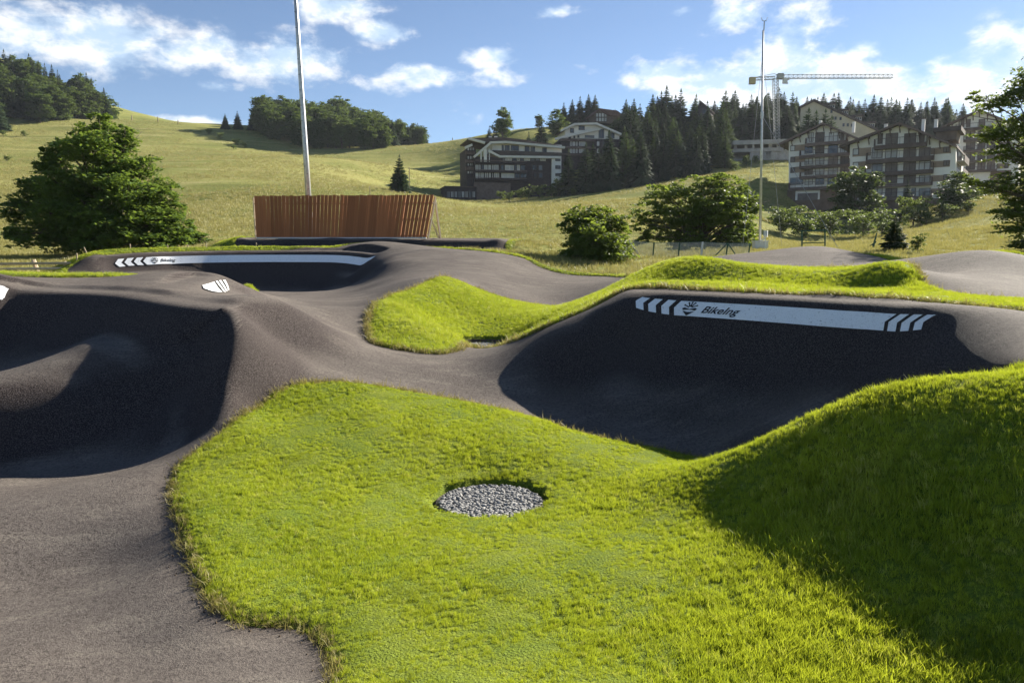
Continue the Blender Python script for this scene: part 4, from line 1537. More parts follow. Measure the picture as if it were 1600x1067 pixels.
# near tree leaning in from the right: the trunk stands outside the picture
B = gz(1720, 34)
items = [(1545, 165, 26, 12, 0), (1585, 150, 26, 16, .3), (1530, 150, 14, 8, -.2), (1570, 205, 34, 14, -.2), (1535, 212, 18, 9, .2), (1600, 190, 30, 22, .8), (1620, 130, 40, 30, .5), (1560, 240, 22, 11, .1), (1595, 240, 26, 18, .6),
         (1585, 275, 24, 12, 0), (1555, 292, 24, 11, .2), (1530, 290, 20, 8, 0), (1590, 300, 28, 16, .5), (1515, 280, 10, 7, .1), (1580, 330, 26, 12, -.2), (1605, 340, 32, 16, .3), (1575, 358, 22, 8, 0), (1595, 378, 22, 10, .2), (1620, 370, 34, 20, .4),
         (1660, 300, 60, 60, 1), (1680, 200, 70, 60, 1), (1680, 120, 60, 40, 0), (1640, 250, 40, 40, .6), (1600, 320, 24, 18, .8), (1760, 200, 80, 90, 0), (1740, 320, 70, 50, 1), (1720, 60, 60, 40, .5)]
broadleaf('overhanging_tree', B, lob(items, 34, B), 64000, .085, M['maple'], 14, 'dark backlit leafy tree reaching in at the right edge', r0=.17, spread=.22, flat=.6, shell=.35)

# small plants by the right-hand crest
p = gz(1402, 38)
CN = conifer_kind(10, 4.1, 26, 9, 380, M['spruce'], droop=.2, dens=1.3)
s = hfor(1402, 336, 38) / 10.
plant('young_spruce', CN, p, s, 'small dark young spruce beside a leafy shrub near the right crest', 'conifer')
p = gz(1440, 36)
plant('leafy_shrub', BSH[1], p, hfor(1440, 360, 36) / 2.4, 'light green shrub at the right foot of the young spruce', 'shrub', sxy=.75)
# lone spruce in the meadow
p = gz(625, 150)
CN2 = conifer_kind(10, 3.4, 30, 10, 381, M['spruce'], droop=.25, start=.02, dens=1.3)
plant('lone_spruce', CN2, p, hfor(625, 241, 150) / 10.2, 'lone dark spruce standing in the open meadow', 'conifer')


def grove(n, px_rng, y_rng, hpx, kinds, name, label, cat, group, accept=None, hvar=.25, seed=0, mind=2.6, sxy=1.0):
    """trees of one wood, each its own; hpx gives the height in metres"""
    rng = np.random.default_rng(seed)
    pts = []
    tries = 0
    while len(pts) < n and tries < 6000:
        tries += 1
        px, y = rng.uniform(*px_rng), rng.uniform(*y_rng)
        if accept and not accept(px, y):
            continue
        g = at(px, 300, y)
        if any((g[0] - q[0]) ** 2 + (g[1] - q[1]) ** 2 < mind ** 2 for q in pts):
            continue
        pts.append((g[0], y, px))
    Z = H([(q[0], q[1]) for q in pts])
    ymed = float(np.median([q[1] for q in pts]))
    pa, pb_ = np.percentile([q[2] for q in pts], [33, 67])
    for (x, y, px), z in zip(pts, Z):
        h = (hpx(px, y) if callable(hpx) else hpx) * rng.uniform(1 - hvar, 1 + hvar)
        kd = kinds[rng.integers(0, len(kinds))]
        nm, what = ('spruce_tree', 'dark spruce') if any(kd is q for q in SPR) else (('larch_tree', 'lighter larch') if any(kd is q for q in LAR) else ('leafy_tree', 'round leafy tree'))
        spot = ('front ' if y < ymed else 'back ') + ('left' if px < pa else ('middle' if px < pb_ else 'right'))
        plant(nm, kd, (x, y, z), h / 10., what + ', ' + spot + ' of ' + label, 'tree' if nm == 'leafy_tree' else 'conifer', group, sxy=sxy * rng.uniform(.85, 1.15), rz=rng.uniform(0, 6.28))


# wood on the left hill
grove(85, (-60, 182), (300, 392), 14, FB_ + SPR[:2], 'wood_tree', 'the left hilltop wood', 'tree', 'trees of the left hilltop wood',
      lambda px, y: y > 296 + max(0, px) * .38 and (px < 150 or y > 355), seed=1, mind=4.0, sxy=1.25)
grove(26, (-60, 180), (372, 398), 16, SPR, 'hilltop_spruce', 'the left hilltop skyline', 'conifer', 'spruces on the left skyline', lambda px, y: True, seed=2, mind=4, hvar=.2)
# wood in the middle
grove(90, (412, 600), (305, 390), 13, FB_, 'wood_tree', 'the rounded middle wood', 'tree', 'leafy trees of the middle wood',
      lambda px, y: y > 318 + max(0, 450 - px) * .6 and y < 400 - max(0, px - 560) * .3, seed=3, mind=3.8, sxy=1.3)
grove(80, (530, 668), (325, 410), lambda px, y: 15 - (px - 530) / 138 * 7, SPR + FB_[:2], 'wood_tree', 'the tapering middle wood end', 'tree', 'trees at the right end of the middle wood',
      lambda px, y: y > 325 + (px - 530) * .33, seed=4, mind=3.6, sxy=1.2)
for px, top, y in ((357, 178, 346), (376, 174, 347), (399, 172, 349), (404, 178, 352)):
    plant('ridge_spruce', SPR[px % 5], gz(px, y), hfor(px, top, y) / 10., 'small spruce in the ridge row left of the middle wood', 'conifer', 'spruces in the ridge row', sxy=1.3)
rng_ = np.random.default_rng(5)
for px, py, y in ((330, 205, 325), (348, 212, 315), (372, 215, 305), (385, 222, 300), (368, 232, 290), (12, 217, 285), (45, 212, 288), (15, 256, 225)):
    q = gz(px, y)
    plant('juniper_bush', BSH[px % 4], q, rng_.uniform(.9, 1.5), 'small dark juniper bush dotted on the upper meadow', 'bush', 'junipers on the upper meadow')

# hill on the right: single trees left of the wood
plant('hill_beech', FB_[0], gz(785, 285), hfor(785, 166, 285) / 10.2, 'tall round leafy tree on the ridge above the dark hotel', 'tree', sxy=1.05)
plant('hill_beech', FB_[1], gz(842, 300), hfor(842, 178, 300) / 10.2, 'smaller leafy tree on the ridge left of the tall conifer clump', 'tree', sxy=1.1)
plant('hill_beech', FB_[2], gz(870, 285), hfor(870, 168, 285) / 10.2, 'broad leafy tree right of the yellow meadow tip on the ridge', 'tree', sxy=1.2)
plant('hill_spruce', SPR[0], gz(765, 280), hfor(765, 196, 280) / 10.2, 'small spruce left of the tall round ridge tree', 'conifer', sxy=1.2)
plant('hill_spruce', SPR[1], gz(775, 275), hfor(775, 192, 275) / 10.2, 'spruce in front of the tall round ridge tree', 'conifer', sxy=1.2)
plant('hill_spruce', SPR[2], gz(846, 262), hfor(846, 190, 262) / 10.2, 'broad dark spruce above the right end of the dark hotel', 'conifer', sxy=1.5)
plant('hill_spruce', SPR[3], gz(826, 262), hfor(826, 205, 262) / 10.2, 'short spruce on the slope above the dark hotel roof', 'conifer', sxy=1.1)
for px, top in ((905, 150), (918, 147), (893, 155), (880, 160), (928, 148)):
    plant('hill_spruce', SPR[px % 5], gz(px, 315), hfor(px, top, 315) / 10.2, 'tall tree in the clump left of the wooden house', 'conifer', 'clump left of the wooden house', sxy=1.5)
plant('hill_spruce', SPR[2], gz(988, 288), hfor(988, 154, 288) / 10.2, 'tall pointed spruce just right of the wooden house', 'conifer', sxy=1.3)
for px, top in ((1017, 147), (1024, 150), (1038, 133), (1030, 142), (1060, 138), (1052, 148)):
    plant('hill_spruce', SPR[px % 5], gz(px, 285), hfor(px, top, 285) / 10.2, 'tall dark spruce in the highest skyline clump', 'conifer', 'spruces of the highest skyline clump', sxy=1.35)
plant('hill_beech', FB_[3], gz(962, 275), hfor(962, 183, 275) / 10.2, 'light green leafy tree below the wooden house', 'tree', sxy=1.0)
# main spruce wood
LBL = 'the wood beside the hotel'
grove(64, (885, 1135), (208, 262), 12.0, SPR + LAR + LAR, 'wood_spruce', LBL, 'conifer', 'spruces of the wood beside the hotel',
      lambda px, y: y > 208 + max(0, 960 - px) * .25 and not (868 < px < 972 and 222 < y < 262), seed=6, mind=3.4, sxy=1.25, hvar=.36)
grove(40, (975, 1145), (262, 296), 11.5, SPR + LAR, 'wood_spruce', 'the upper wood edge', 'conifer', 'spruces on the upper edge of the wood',
      None, seed=7, mind=3.6, sxy=1.3, hvar=.38)
grove(60, (1110, 1290), (262, 306), 11.5, SPR + LAR[:1], 'wood_spruce', 'the stand behind the crane', 'conifer', 'spruces behind the crane',
      lambda px, y: not (1240 < px and y < 285), seed=8, mind=3.2, sxy=1.45, hvar=.36)
grove(60, (1290, 1500), (282, 312), 10.5, SPR + LAR[:1], 'wood_spruce', 'the stand behind the chalets', 'conifer', 'spruces behind the chalet blocks',
      None, seed=9, mind=3.2, sxy=1.45, hvar=.36)
for px, top, y, k in ((888, 232, 205, 0), (915, 222, 206, 1), (935, 232, 204, 2), (955, 225, 204, 3), (1000, 208, 204, 4)):
    plant('wood_spruce', SPR[k], gz(px, y), hfor(px, top, y) / 10.2, 'dark front spruce just right of the dark hotel', 'conifer', 'front spruces right of the dark hotel', sxy=1.35)
for px, top, k in ((1258, 168, 0), (1270, 172, 1), (1284, 170, 2), (1294, 180, 0)):
    plant('larch_tree', LAR[k], gz(px, 234), hfor(px, top, 234) / 10.2, 'light green larch in front of the cream gable wall', 'conifer', 'larches in front of the cream building', sxy=1.6)
# bushes below the hotel
for k, (px, top, y) in enumerate(((783, 297, 200), (797, 300, 199), (814, 290, 203), (826, 288, 203), (843, 287, 204), (862, 285, 205), (873, 273, 206), (896, 296, 200), (1148, 262, 205), (1165, 240, 212), (1178, 245, 214), (1140, 250, 210))):
    plant('hotel_bush', BSH[k % 4], gz(px, y), max(1.2, hfor(px, top, y) / 2.3), ['light green bush in the row below the dark hotel', 'bush at the lower right edge of the spruce wood'][px > 1000], 'bush',
          ['bushes below the dark hotel', 'bushes at the edge of the spruce wood'][px > 1000], sxy=.85)
# trees around the chalets
plant('garden_tree', FB_[1], gz(1337, 128), hfor(1337, 256, 128) / 10.2, 'dark round tree in front of the gap between the two chalets', 'tree', sxy=1.25)
plant('garden_spruce', SPR[1], gz(1418, 126), hfor(1418, 279, 126) / 10.2, 'narrow dark spruce in front of the right chalet', 'conifer', sxy=1.0)
plant('garden_tree', BSH[0], gz(1430, 118), hfor(1430, 300, 118) / 2.4, 'light bush at the foot of the narrow spruce by the chalet', 'bush', sxy=.8)
plant('garden_tree', FB_[2], gz(1495, 122), hfor(1495, 264, 122) / 10.2, 'pale green tree at the right corner of the right chalet', 'tree', sxy=1.3)
for px, top, y in ((1222, 322, 98), (1262, 330, 96), (1300, 326, 100), (1352, 330, 98), (1382, 338, 94)):
    plant('garden_shrub', BSH[px % 4], gz(px, y), hfor(px, top, y) / 2.3, 'dark tall shrub on the bank below the chalets', 'shrub', 'tall shrubs on the bank below the chalets', sxy=1.15)
for px, top, y in ((1232, 318, 108), (1285, 326, 112), (1360, 322, 112), (1450, 318, 115), (1475, 312, 118), (1515, 312, 118)):
    plant('garden_bush', BSH[px % 4], gz(px, y), max(1.0, hfor(px, top, y) / 2.3), 'dark bush in the shaded bank below the chalets', 'bush', 'bushes below the chalets', sxy=1.2)

# ---------------------------------------------------------------- wooden wall on the start hill
NPL = 46
def wall_pt(t, top):
    px = (397 + 281 * t) if top else (401 + 265 * t)
    y = 36.6 - .9 * (2 * t - 1) ** 2 + (.35 if top else 0)
    py = 306 - 1.5 * t if top else 371.5
    return at(px, py, y)


wc = wall_pt(.5, False)
wall = empty('wooden_wall', wc, 'curved leaning wall of upright reddish planks on the start platform', 'wooden wall')
def wall_frame(t):
    b, tp = wall_pt(t, False), wall_pt(t, True)
    e = .01
    d = wall_pt(min(1, t + e), False) - wall_pt(max(0, t - e), False)
    up = tp - b
    L = np.linalg.norm(up)
    up = up / L
    d = d - (d @ up) * up
    d /= np.linalg.norm(d)
    return b, up, d, np.cross(d, up), L


plank_me = MB()
plank_me.box((-.5, -.5, 0), (.5, .5, 1))
PM = []
for k in range(5):
    r_ = random.Random(k)
    m = MB().box((-.5, -.5, 0), (.5, .5, 1))
    m.v = [(x + r_.uniform(-.02, .02), y, z if z == 0 else z + r_.uniform(-.003, .003)) for x, y, z in m.v]
    PM.append(m.mesh('plank', M['larch']))
for k in range(NPL):
    t = (k + .5) / NPL
    b, up, d, nrm, L = wall_frame(t)
    wid = 281. / NPL * 36.5 / F
    gap = .88 if k < 24 else (.97 if k < 38 else .88)
    o = link('plank', PM[k % 5], wall)
    R_ = Matrix((d, -nrm, up)).transposed()
    nudge = random.uniform(-.012, .012)
    loc = b - wc - nrm * (.012 + nudge * .6)
    o.matrix_local = Matrix.Translation(Vector(loc)) @ R_.to_4x4() @ Matrix.Diagonal((wid * gap, .028, L * (1 + nudge), 1))
for hgt in (.06, .45, .82):
    m = MB()
    pts = []
    for k in range(13):
        b, up, d, nrm, L = wall_frame(k / 12)
        pts.append(b - wc + up * L * hgt - nrm * .085)
    m.tube(pts, .05, 4)
    m.build('rail', M['timber'], wall)
for t in (.0, .17, .34, .5, .67, .84, 1.0):
    b, up, d, nrm, L = wall_frame(t)
    a0 = b - wc - nrm * .17
    m = MB().tube([a0, a0 + up * L * .97], .055, 4)
    m.build('post', M['timber'], wall)
    foot = a0 + np.array([.55 if t > .9 else 0., 1.15 if t < .9 else .55, 0])
    g = H1(foot[0] + wc[0], foot[1] + wc[1]) - wc[2]
    foot[2] = g + .02
    m = MB().tube([a0 + up * L * .93, foot], .05, 4)
    m.tube([a0 + up * L * .45, foot + np.array([-.08, 0, .03])], .045, 4)
    m.build('brace', M['timber'], wall)
m = MB()
pts = [wall_frame(k / 12)[0] - wc + np.array([0, -.03, -.02]) for k in range(13)]
m.tube(pts, .035, 4)
m.build('sill_beam', M['cabinet'], wall)

# ---------------------------------------------------------------- tall galvanised pole behind the wall
pb0 = gz(484, 39)
ptop = at(456, -90, 39)
pole = empty('lighting_pole', pb0, 'tall slightly leaning galvanised steel pole behind the wooden wall', 'pole')
top = ptop - pb0
m = MB().tube([(0, 0, -.3), Vector(top) * .33, Vector(top) * .66, top], [.16, .135, .105, .08], 10)
m.build('shaft', M['galv'], pole, smooth=True)
for f in (.33, .60, .82):
    m = MB().tube([Vector(top) * (f - .004), Vector(top) * (f + .004)], .155 - .07 * f, 10)
    m.build('collar', M['galv'], pole)
for k in range(34):
    f = .12 + k * .026
    p = Vector(top) * f
    sgn = -1 if k % 2 else 1
    m = MB().tube([p + Vector((0, -.05, 0)), p + Vector((sgn * .06, -.17 + .05 * f, 0))], .018, 5)
    m.build('step_bolt', M['bark_dark'], pole)

# ---------------------------------------------------------------- weather mast with guy wires
mb0 = gz(1191, 45)
mast = empty('weather_mast', mb0, 'slender grey weather mast with guy wires and fork-shaped tip', 'mast')
def rel(px, py, y, o):
    return Vector(at(px, py, y) - o)


t1, t2 = rel(1192.5, 48, 45, mb0), rel(1193.5, 34, 45, mb0)
m = MB().tube([(0, 0, -.2), t1 * .5, t1], [.085, .07, .05], 8)
m.build('shaft', M['galv'], mast, smooth=True)
m = MB().tube([t1 + Vector((.03, 0, -.6)), t2 + Vector((.03, 0, 0))], .035, 6)
for sgn in (-1, 1):
    m.tube([t2 + Vector((.03, 0, .02)), t2 + Vector((.03 + sgn * .13, 0, .06)), t2 + Vector((.03 + sgn * .17, 0, .22))], .02, 5)
m.build('wind_sensor', M['galv'], mast)
m = MB().tube([t1 * .62 + Vector((-.10, 0, 0)), t1 * .62 + Vector((.10, 0, 0))], .06, 6)
m.tube([t1 * .605, t1 * .635], .10, 8)
m.build('clamp', M['galv'], mast)
for (px, py, y) in ((1160, 392, 45), (1222, 392, 47), (1186, 392, 55), (1312, 372, 40)):
    e = rel(px, py, y, mb0)
    g = H1(e.x + mb0[0], e.y + mb0[1]) - mb0[2]
    e.z = g
    m = MB().tube([t1 * (.9 if px < 1300 else .62), e], .010 if px < 1300 else .016, 4)
    m.build('guy_wire', M['cable'], mast)
cb = gz(1191, 44.6)
cab = empty('equipment_cabinet', cb, 'pale grey equipment cabinet at the foot of the weather mast', 'cabinet')
zt = at(1190, 376, 44.6)[2] - cb[2]
m = MB().box((-.40, -.25, 0), (.40, .25, zt - .06))
m.build('housing', M['cabinet'], cab)
m = MB().box((-.44, -.29, zt - .06), (.44, .29, zt))
m.build('lid', M['cabinet'], cab)
for sx in (-1, 1):
    MB().box((sx * .2 - .17, -.262, .1), (sx * .2 + .17, -.25, zt - .12)).build('door', M['cabinet'], cab)
sb = gz(1199, 44.2)
sens = empty('radiation_shield', sb, 'small white louvred sensor box on a stub post beside the cabinet', 'sensor')
zt = at(1199, 360, 44.2)[2] - sb[2]
MB().tube([(0, 0, -.1), (0, 0, zt - .36)], .035, 6).build('stub_post', M['white_plastic'], sens)
for k in range(6):
    z = zt - .38 + k * .062
    MB().tube([(0, 0, z), (0, 0, z + .045)], [.13, .11], 10).build('louvre', M['white_plastic'], sens)
MB().tube([(0, 0, zt - .4), (-.25, 0, zt - .62), (-.3, 0, zt - .75)], .03, 6).build('arm', M['white_plastic'], sens)

# ---------------------------------------------------------------- green chain-link fence
FY = 36.0
fl = gz(982, FY)
fence = empty('chain_link_fence', fl, 'green chain-link fence with leaning end posts below the leafy trees', 'fence')
pxs = [982, 1022, 1062, 1098, 1137, 1172]
tops = [376, 379, 379, 378, 380, 380]
bases = [np.array(gz(px, FY)) for px in pxs]
topsw = [at(px, tp, FY) for px, tp in zip(pxs, tops)]
for k in range(len(pxs)):
    MB().tube([bases[k] - fl - [0, 0, .2], topsw[k] - fl], .035 if k != 3 else .055, 6).build('post', M['galv'] if k in (0, 3) else M['green_metal'], fence)
MB().tube([topsw[0] - fl, bases[0] - fl + [.55, -.2, 0]], .03, 5).build('brace', M['galv'], fence)
for s_ in (-1, 1):
    MB().tube([topsw[4] - fl, bases[4] - fl + [s_ * .6, 0, 0]], .03, 5).build('brace', M['green_metal'], fence)
for k in range(len(pxs) - 1):
    a0, a1, b0, b1_ = bases[k] - fl, bases[k + 1] - fl, topsw[k] - fl, topsw[k + 1] - fl
    n = int(np.linalg.norm(a1 - a0) / .085)
    rise = 14
    VV, FF = [], []

    def q(i, j):
        u = i / n
        v = j / rise
        return (a0 * (1 - u) + a1 * u) * (1 - v) + (b0 * (1 - u) + b1_ * u) * v
    for i in range(n):
        for j in range(rise):
            for (p0, p1) in ((q(i, j), q(i + 1, j + 1)), (q(i + 1, j), q(i, j + 1))):
                dd = (p1 - p0) / np.linalg.norm(p1 - p0)
                w = np.array([-dd[2], 0, dd[0]]) * .0045
                c = len(VV)
                VV += [p0 - w, p0 + w, p1 + w, p1 - w]
                FF.append((c, c + 1, c + 2, c + 3))
    link('wire_mesh', mk_mesh('wire_mesh', VV, FF, M['galv']), fence, kind='stuff')
    MB().tube([b0, b1_], .012, 4).build('top_wire', M['green_metal'], fence)
fp = gz(1096, FY - .3)
# green goal frame
g0 = gz(1271, 45)
goal = empty('goal_frame', g0, 'green metal goal frame standing behind the far crest', 'goal frame')
for px in (1253, 1289):
    MB().tube([rel(px, 392, 45, g0) , rel(px, 361.5, 45, g0)], .045, 6).build('post', M['green_metal'], goal)
MB().tube([rel(1251, 361.5, 45, g0), rel(1291, 360, 45, g0)], .05, 6).build('crossbar', M['green_metal'], goal)
MB().tube([rel(1253, 380, 45, g0), rel(1289, 379, 45, g0)], .035, 6).build('lower_bar', M['green_metal'], goal)
# leaning dark green folded parasol-like stake
s0 = gz(1368, 42)
sg = empty('green_post', s0, 'dark green pointed fence post left of the young spruce', 'post')
MB().tube([(0, 0, -.2), rel(1370, 364, 42, s0)], [.07, .03], 6).build('shaft', M['green_metal'], sg)
MB().tube([(-.28, 0, 0), rel(1369, 378, 42, s0)], .04, 5).build('brace', M['green_metal'], sg)

# ---------------------------------------------------------------- wooden stakes and rail
stakes = [(130, 388, 29.6, 'stake leaning at the left slope of the far berm'), (113, 402, 29.0, 'stake low on the left end slope of the far berm'), (198, 385, 31.2, 'leftmost upright stake behind the far berm rim'),
          (257, 384, 32.2, 'second upright stake behind the far berm rim'), (289, 386, 32.8, 'short stake behind the far berm rim, third along'), (318, 387, 33.2, 'thin stake at the right end of the leafy clump'),
          (578, 292, 120, 'tall thin marker stake left of the lone spruce'), (640, 262, 185, 'marker pole up the slope right of the lone spruce'), (708, 216, 370, 'tall pole on the skyline left of the hotel'), (688, 230, 340, 'short pole on the slope below the skyline'),
          (213, 181, 345, 'thin pole on the left skyline'), (253, 183, 345, 'thin pole on the skyline, second from the left wood'), (284, 188, 345, 'short pole on the skyline, third from the left wood'), (397, 386, 34.0, 'thin stake at the left end of the start platform')]
for px, tp, y, lb in stakes:
    b = gz(px, y)
    h = max(.3, at(px, tp, y)[2] - b[2])
    r_ = .022 * max(1, y / 38) * (1.25 if y < 60 else 1)
    st = empty('wooden_stake', b, 'weathered wooden ' + lb, 'stake', 'stakes and marker poles')
    lean = -.12 if px == 130 else 0.
    MB().tube([(0, 0, -.1), (lean * .5, 0, h * .5), (lean, 0, h)], [r_ * 1.1, r_, r_ * .9], 6).build('shaft', M['grey_timber'], st)
    MB().tube([(lean, 0, h), (lean, 0, h + r_)], [r_ * .9, r_ * .2], 6).build('tip', M['timber'], st)
r0_ = gz(50, 29)
rail = empty('rail_fence', r0_, 'low wooden rail fence with stubby posts at the left edge', 'fence')
for px, tp in ((-40, 409), (52, 406), (100, 410)):
    b = gz(px, 29)
    tz = at(px, tp, 29)
    MB().tube([b - r0_ - [0, 0, .2], tz - r0_], .085, 7).build('post', M['timber'], rail)
for tp, e in ((413, 0), (421, .0)):
    pts = [at(px, tp - (px + 40) * .012, 28.86) - r0_ for px in (-60, 20, 110)]
    MB().tube(pts, .055, 6).build('rail', M['timber'], rail)

# ---------------------------------------------------------------- buildings
class Bld:
    """a building drawn on its front plane; that plane stands at (px0, y0), turned by phi"""

    def __init__(self, name, label, px0, py0, y0, phi, cat='building', group=None):
        self.p0 = at(px0, py0, y0)
        self.phi = math.radians(phi)
        c, s = math.cos(self.phi), math.sin(self.phi)
        self.u, self.w = np.array([c, -s, 0]), np.array([s, c, 0])
        self.root = empty(name, self.p0, label, cat, group, rz=-self.phi)

    def uv(self, px, py, w=0.):
        d = pdir(px, py)
        o = np.array([0, 0, CAMZ])
        t = ((self.p0 + self.w * w - o) @ self.w) / (d @ self.w)
        p = o + d * t - self.p0
        return float(p @ self.u), float(p[2])

    def box(self, name, x0, x1, y0, y1, w0, w1, mat, parent=None):
        ua, va = self.uv(x0, y0, w0)
        ub, vb = self.uv(x1, y1, w0)
        return MB().box((min(ua, ub), w0, min(va, vb)), (max(ua, ub), w1, max(va, vb))).build(name, mat, parent or self.root)

    def prism(self, name, pts, w0, w1, mat, parent=None, ref=None):
        P = [self.uv(x, y, w0 if ref is None else ref) for x, y in pts]
        return MB().prism(P, w0, w1).build(name, mat, parent or self.root)

    def bar(self, name, a, b, thick, w0, w1, mat, parent=None, ref=None):
        r = w0 if ref is None else ref
        A, B_ = np.array(self.uv(*a, r)), np.array(self.uv(*b, r))
        d = (B_ - A) / np.linalg.norm(B_ - A)
        n = np.array([-d[1], d[0]]) * thick * .5
        return MB().prism([tuple(A - n), tuple(B_ - n), tuple(B_ + n), tuple(A + n)], w0, w1).build(name, mat, parent or self.root)

    def window(self, x0, x1, y0, y1, w=0., glass=None, bars=1, parent=None, frame=None):
        ua, va = self.uv(x0, y0, w)
        ub, vb = self.uv(x1, y1, w)
        u0, u1, v0, v1 = min(ua, ub), max(ua, ub), min(va, vb), max(va, vb)
        f = min(.12, (u1 - u0) * .12)
        m = MB()
        m.box((u0, w - .10, v0), (u0 + f, w + .02, v1))
        m.box((u1 - f, w - .10, v0), (u1, w + .02, v1))
        m.box((u0 + f, w - .10, v0), (u1 - f, w + .02, v0 + f))
        m.box((u0 + f, w - .10, v1 - f), (u1 - f, w + .02, v1))
        for k in range(bars):
            uc = u0 + (u1 - u0) * (k + 1) / (bars + 1)
            m.box((uc - f * .5, w - .09, v0 + f), (uc + f * .5, w + .02, v1 - f))
        o = m.build('window', frame or M['frame'], parent or self.root)
        MB().box((u0 + f, w - .035, v0 + f), (u1 - f, w + .015, v1 - f)).build('pane', glass or M['glass'], o)
        return o

    def balcony(self, x0, x1, ytop, ybot, proj, w=0.):
        """solid board front with slab; the px extents are those of its front"""
        wf = w - proj
        ua, va = self.uv(x0, ytop, wf)
        ub, vb = self.uv(x1, ybot, wf)
        u0, u1, v0, v1 = min(ua, ub), max(ua, ub), min(va, vb), max(va, vb)
        o = MB().box((u0, wf + .06, v0 - .12), (u1, w, v0 + .08)).build('balcony', M['concrete'], self.root)
        m = MB().box((u0, wf, v0 - .16), (u1, wf + .055, v0 + (v1 - v0) * .34))
        m.box((u0 - .02, wf - .03, v1 - .10), (u1 + .02, wf + .08, v1))
        n = max(2, int((u1 - u0) / 1.4))
        for k in range(n + 1):
            uc = u0 + (u1 - u0) * k / n
            m.box((uc - .03, wf + .005, v0), (uc + .03, wf + .05, v1))
        m.box((u0, wf, v0 - .1), (u0 + .05, w, v1 - .02))
        m.box((u1 - .05, wf, v0 - .1), (u1, w, v1 - .02))
        m.build('railing', M['brown_rail'], o)
        return o


def chalet(label, px0, py0, y0, phi, apex, eaveL, eaveR, wl, wr, base, floors, wins, bal, top_bal, side=None, deep=15., plinth=None, panels=None):
    B_ = Bld('chalet_block', label, px0, py0, y0, phi, 'building', 'chalet apartment blocks')
    def roof_y(px):
        e = eaveL if px < apex[0] else eaveR
        return apex[1] + (px - apex[0]) * (e[1] - apex[1]) / (e[0] - apex[0])
    B_.prism('wall', [(wl, base), (wl, roof_y(wl) + 3), (apex[0], apex[1] + 2.5), (wr, roof_y(wr) + 3), (wr, base)], 0, deep, M['white_wall'])
    # roof: two slopes that overhang the gable
    for e in (eaveL, eaveR):
        A, E = B_.uv(*apex), B_.uv(*e)
        th = .42
        o = MB().prism([A, E, (E[0], E[1] - th), (A[0], A[1] - th)], -1.6, deep + 1.2).build('roof', M['roof_dark'], B_.root)
        MB().prism([(A[0], A[1] - .05), (E[0], E[1] - .05), (E[0], E[1] - th * 1.15), (A[0], A[1] - th * 1.15)], -1.68, -1.605).build('bargeboard', M['brown_rail'], o)
    for f in (.0, .16, .34, .52, .70, .88):
        for e in (eaveL, eaveR):
            if f == 0 and e is eaveR:
                continue
            px, py = apex[0] + (e[0] - apex[0]) * f, apex[1] + (e[1] - apex[1]) * f
            U, Vv = B_.uv(px, py)
            m = MB().box((U - .14, -1.5, Vv - .78), (U + .14, 0, Vv - .50))
            m.tube([(U, -1.25, Vv - .8), (U, -.03, Vv - 1.9)], .11, 4)
            m.build('bracket', M['brown_rail'], B_.root)
    for (x0, x1, y0_, y1_) in (panels or []):
        B_.box('wall_panel', x0, x1, y0_, y1_, -.06, -.005, M['tan_panel'])
    for (x0, x1, yt, yb) in bal + top_bal:
        B_.balcony(x0, x1, yt, yb, 1.35)
    for (x0, x1, y0_, y1_, g, bars) in wins:
        B_.window(x0, x1, y0_, y1_, -.06, {0: M['glass'], 1: M['glass_light'], 2: M['shutter']}[g], bars)
    if plinth:
        B_.box('plinth', *plinth, -.35, deep * .9, M['brown_clad'])
    return B_, roof_y


R5 = lambda X, Y: (1200 + X / 3.81, 120 + Y / 3.81)
def r5box(x0, x1, y0, y1):
    a, b = R5(x0, y0), R5(x1, y1)
    return (a[0], b[0], a[1], b[1])


# right chalet (front)
bal, wins, pan = [], [], []
rows = [(442, 490, 585, 985), (522, 570, 575, 980), (606, 640, 560, 975), (684, 722, 560, 972)]
rngw = random.Random(3)
for i, (yt, yb, x0, x1) in enumerate(rows):
    bal.append(r5box(x0, x1, yt + 12, yb))
    top = yt - 25
    for (a, b) in ((620, 680), (700, 768), (808, 878), (900, 965)):
        wins.append((*r5box(a, b, top + 6, yb - 6), rngw.choice([0, 1, 2, 2]), 1))
    pan.append(r5box(505, 612, top + 12, yt + 28))
    pan.append(r5box(970, 1082, top + 8, yt + 14))
    if i < 3:
        wins.append((*r5box(506, 540, top + 14, yt + 25), rngw.choice([1, 2]), 0))
        wins.append((*r5box(1045, 1080, top + 2, yt + 8), 2, 1))
tb = [r5box(632, 942, 372, 408)]
for (a, b) in ((655, 682), (702, 772), (812, 880), (902, 930)):
    wins.append((*r5box(a, b, 340, 400), 2, 1 if b - a > 40 else 0))
CR, ry = chalet('right of the two front chalet blocks, white gable with stacked brown balconies', *R5(790, 800), 150, 36, R5(790, 276), R5(435, 415), R5(1130, 412), R5(488, 0)[0], R5(1118, 0)[0], R5(0, 800)[1], None, wins, bal, tb,
              plinth=(*[R5(500, 0)[0], R5(1100, 0)[0]], R5(0, 742)[1], R5(0, 850)[1]), panels=pan)
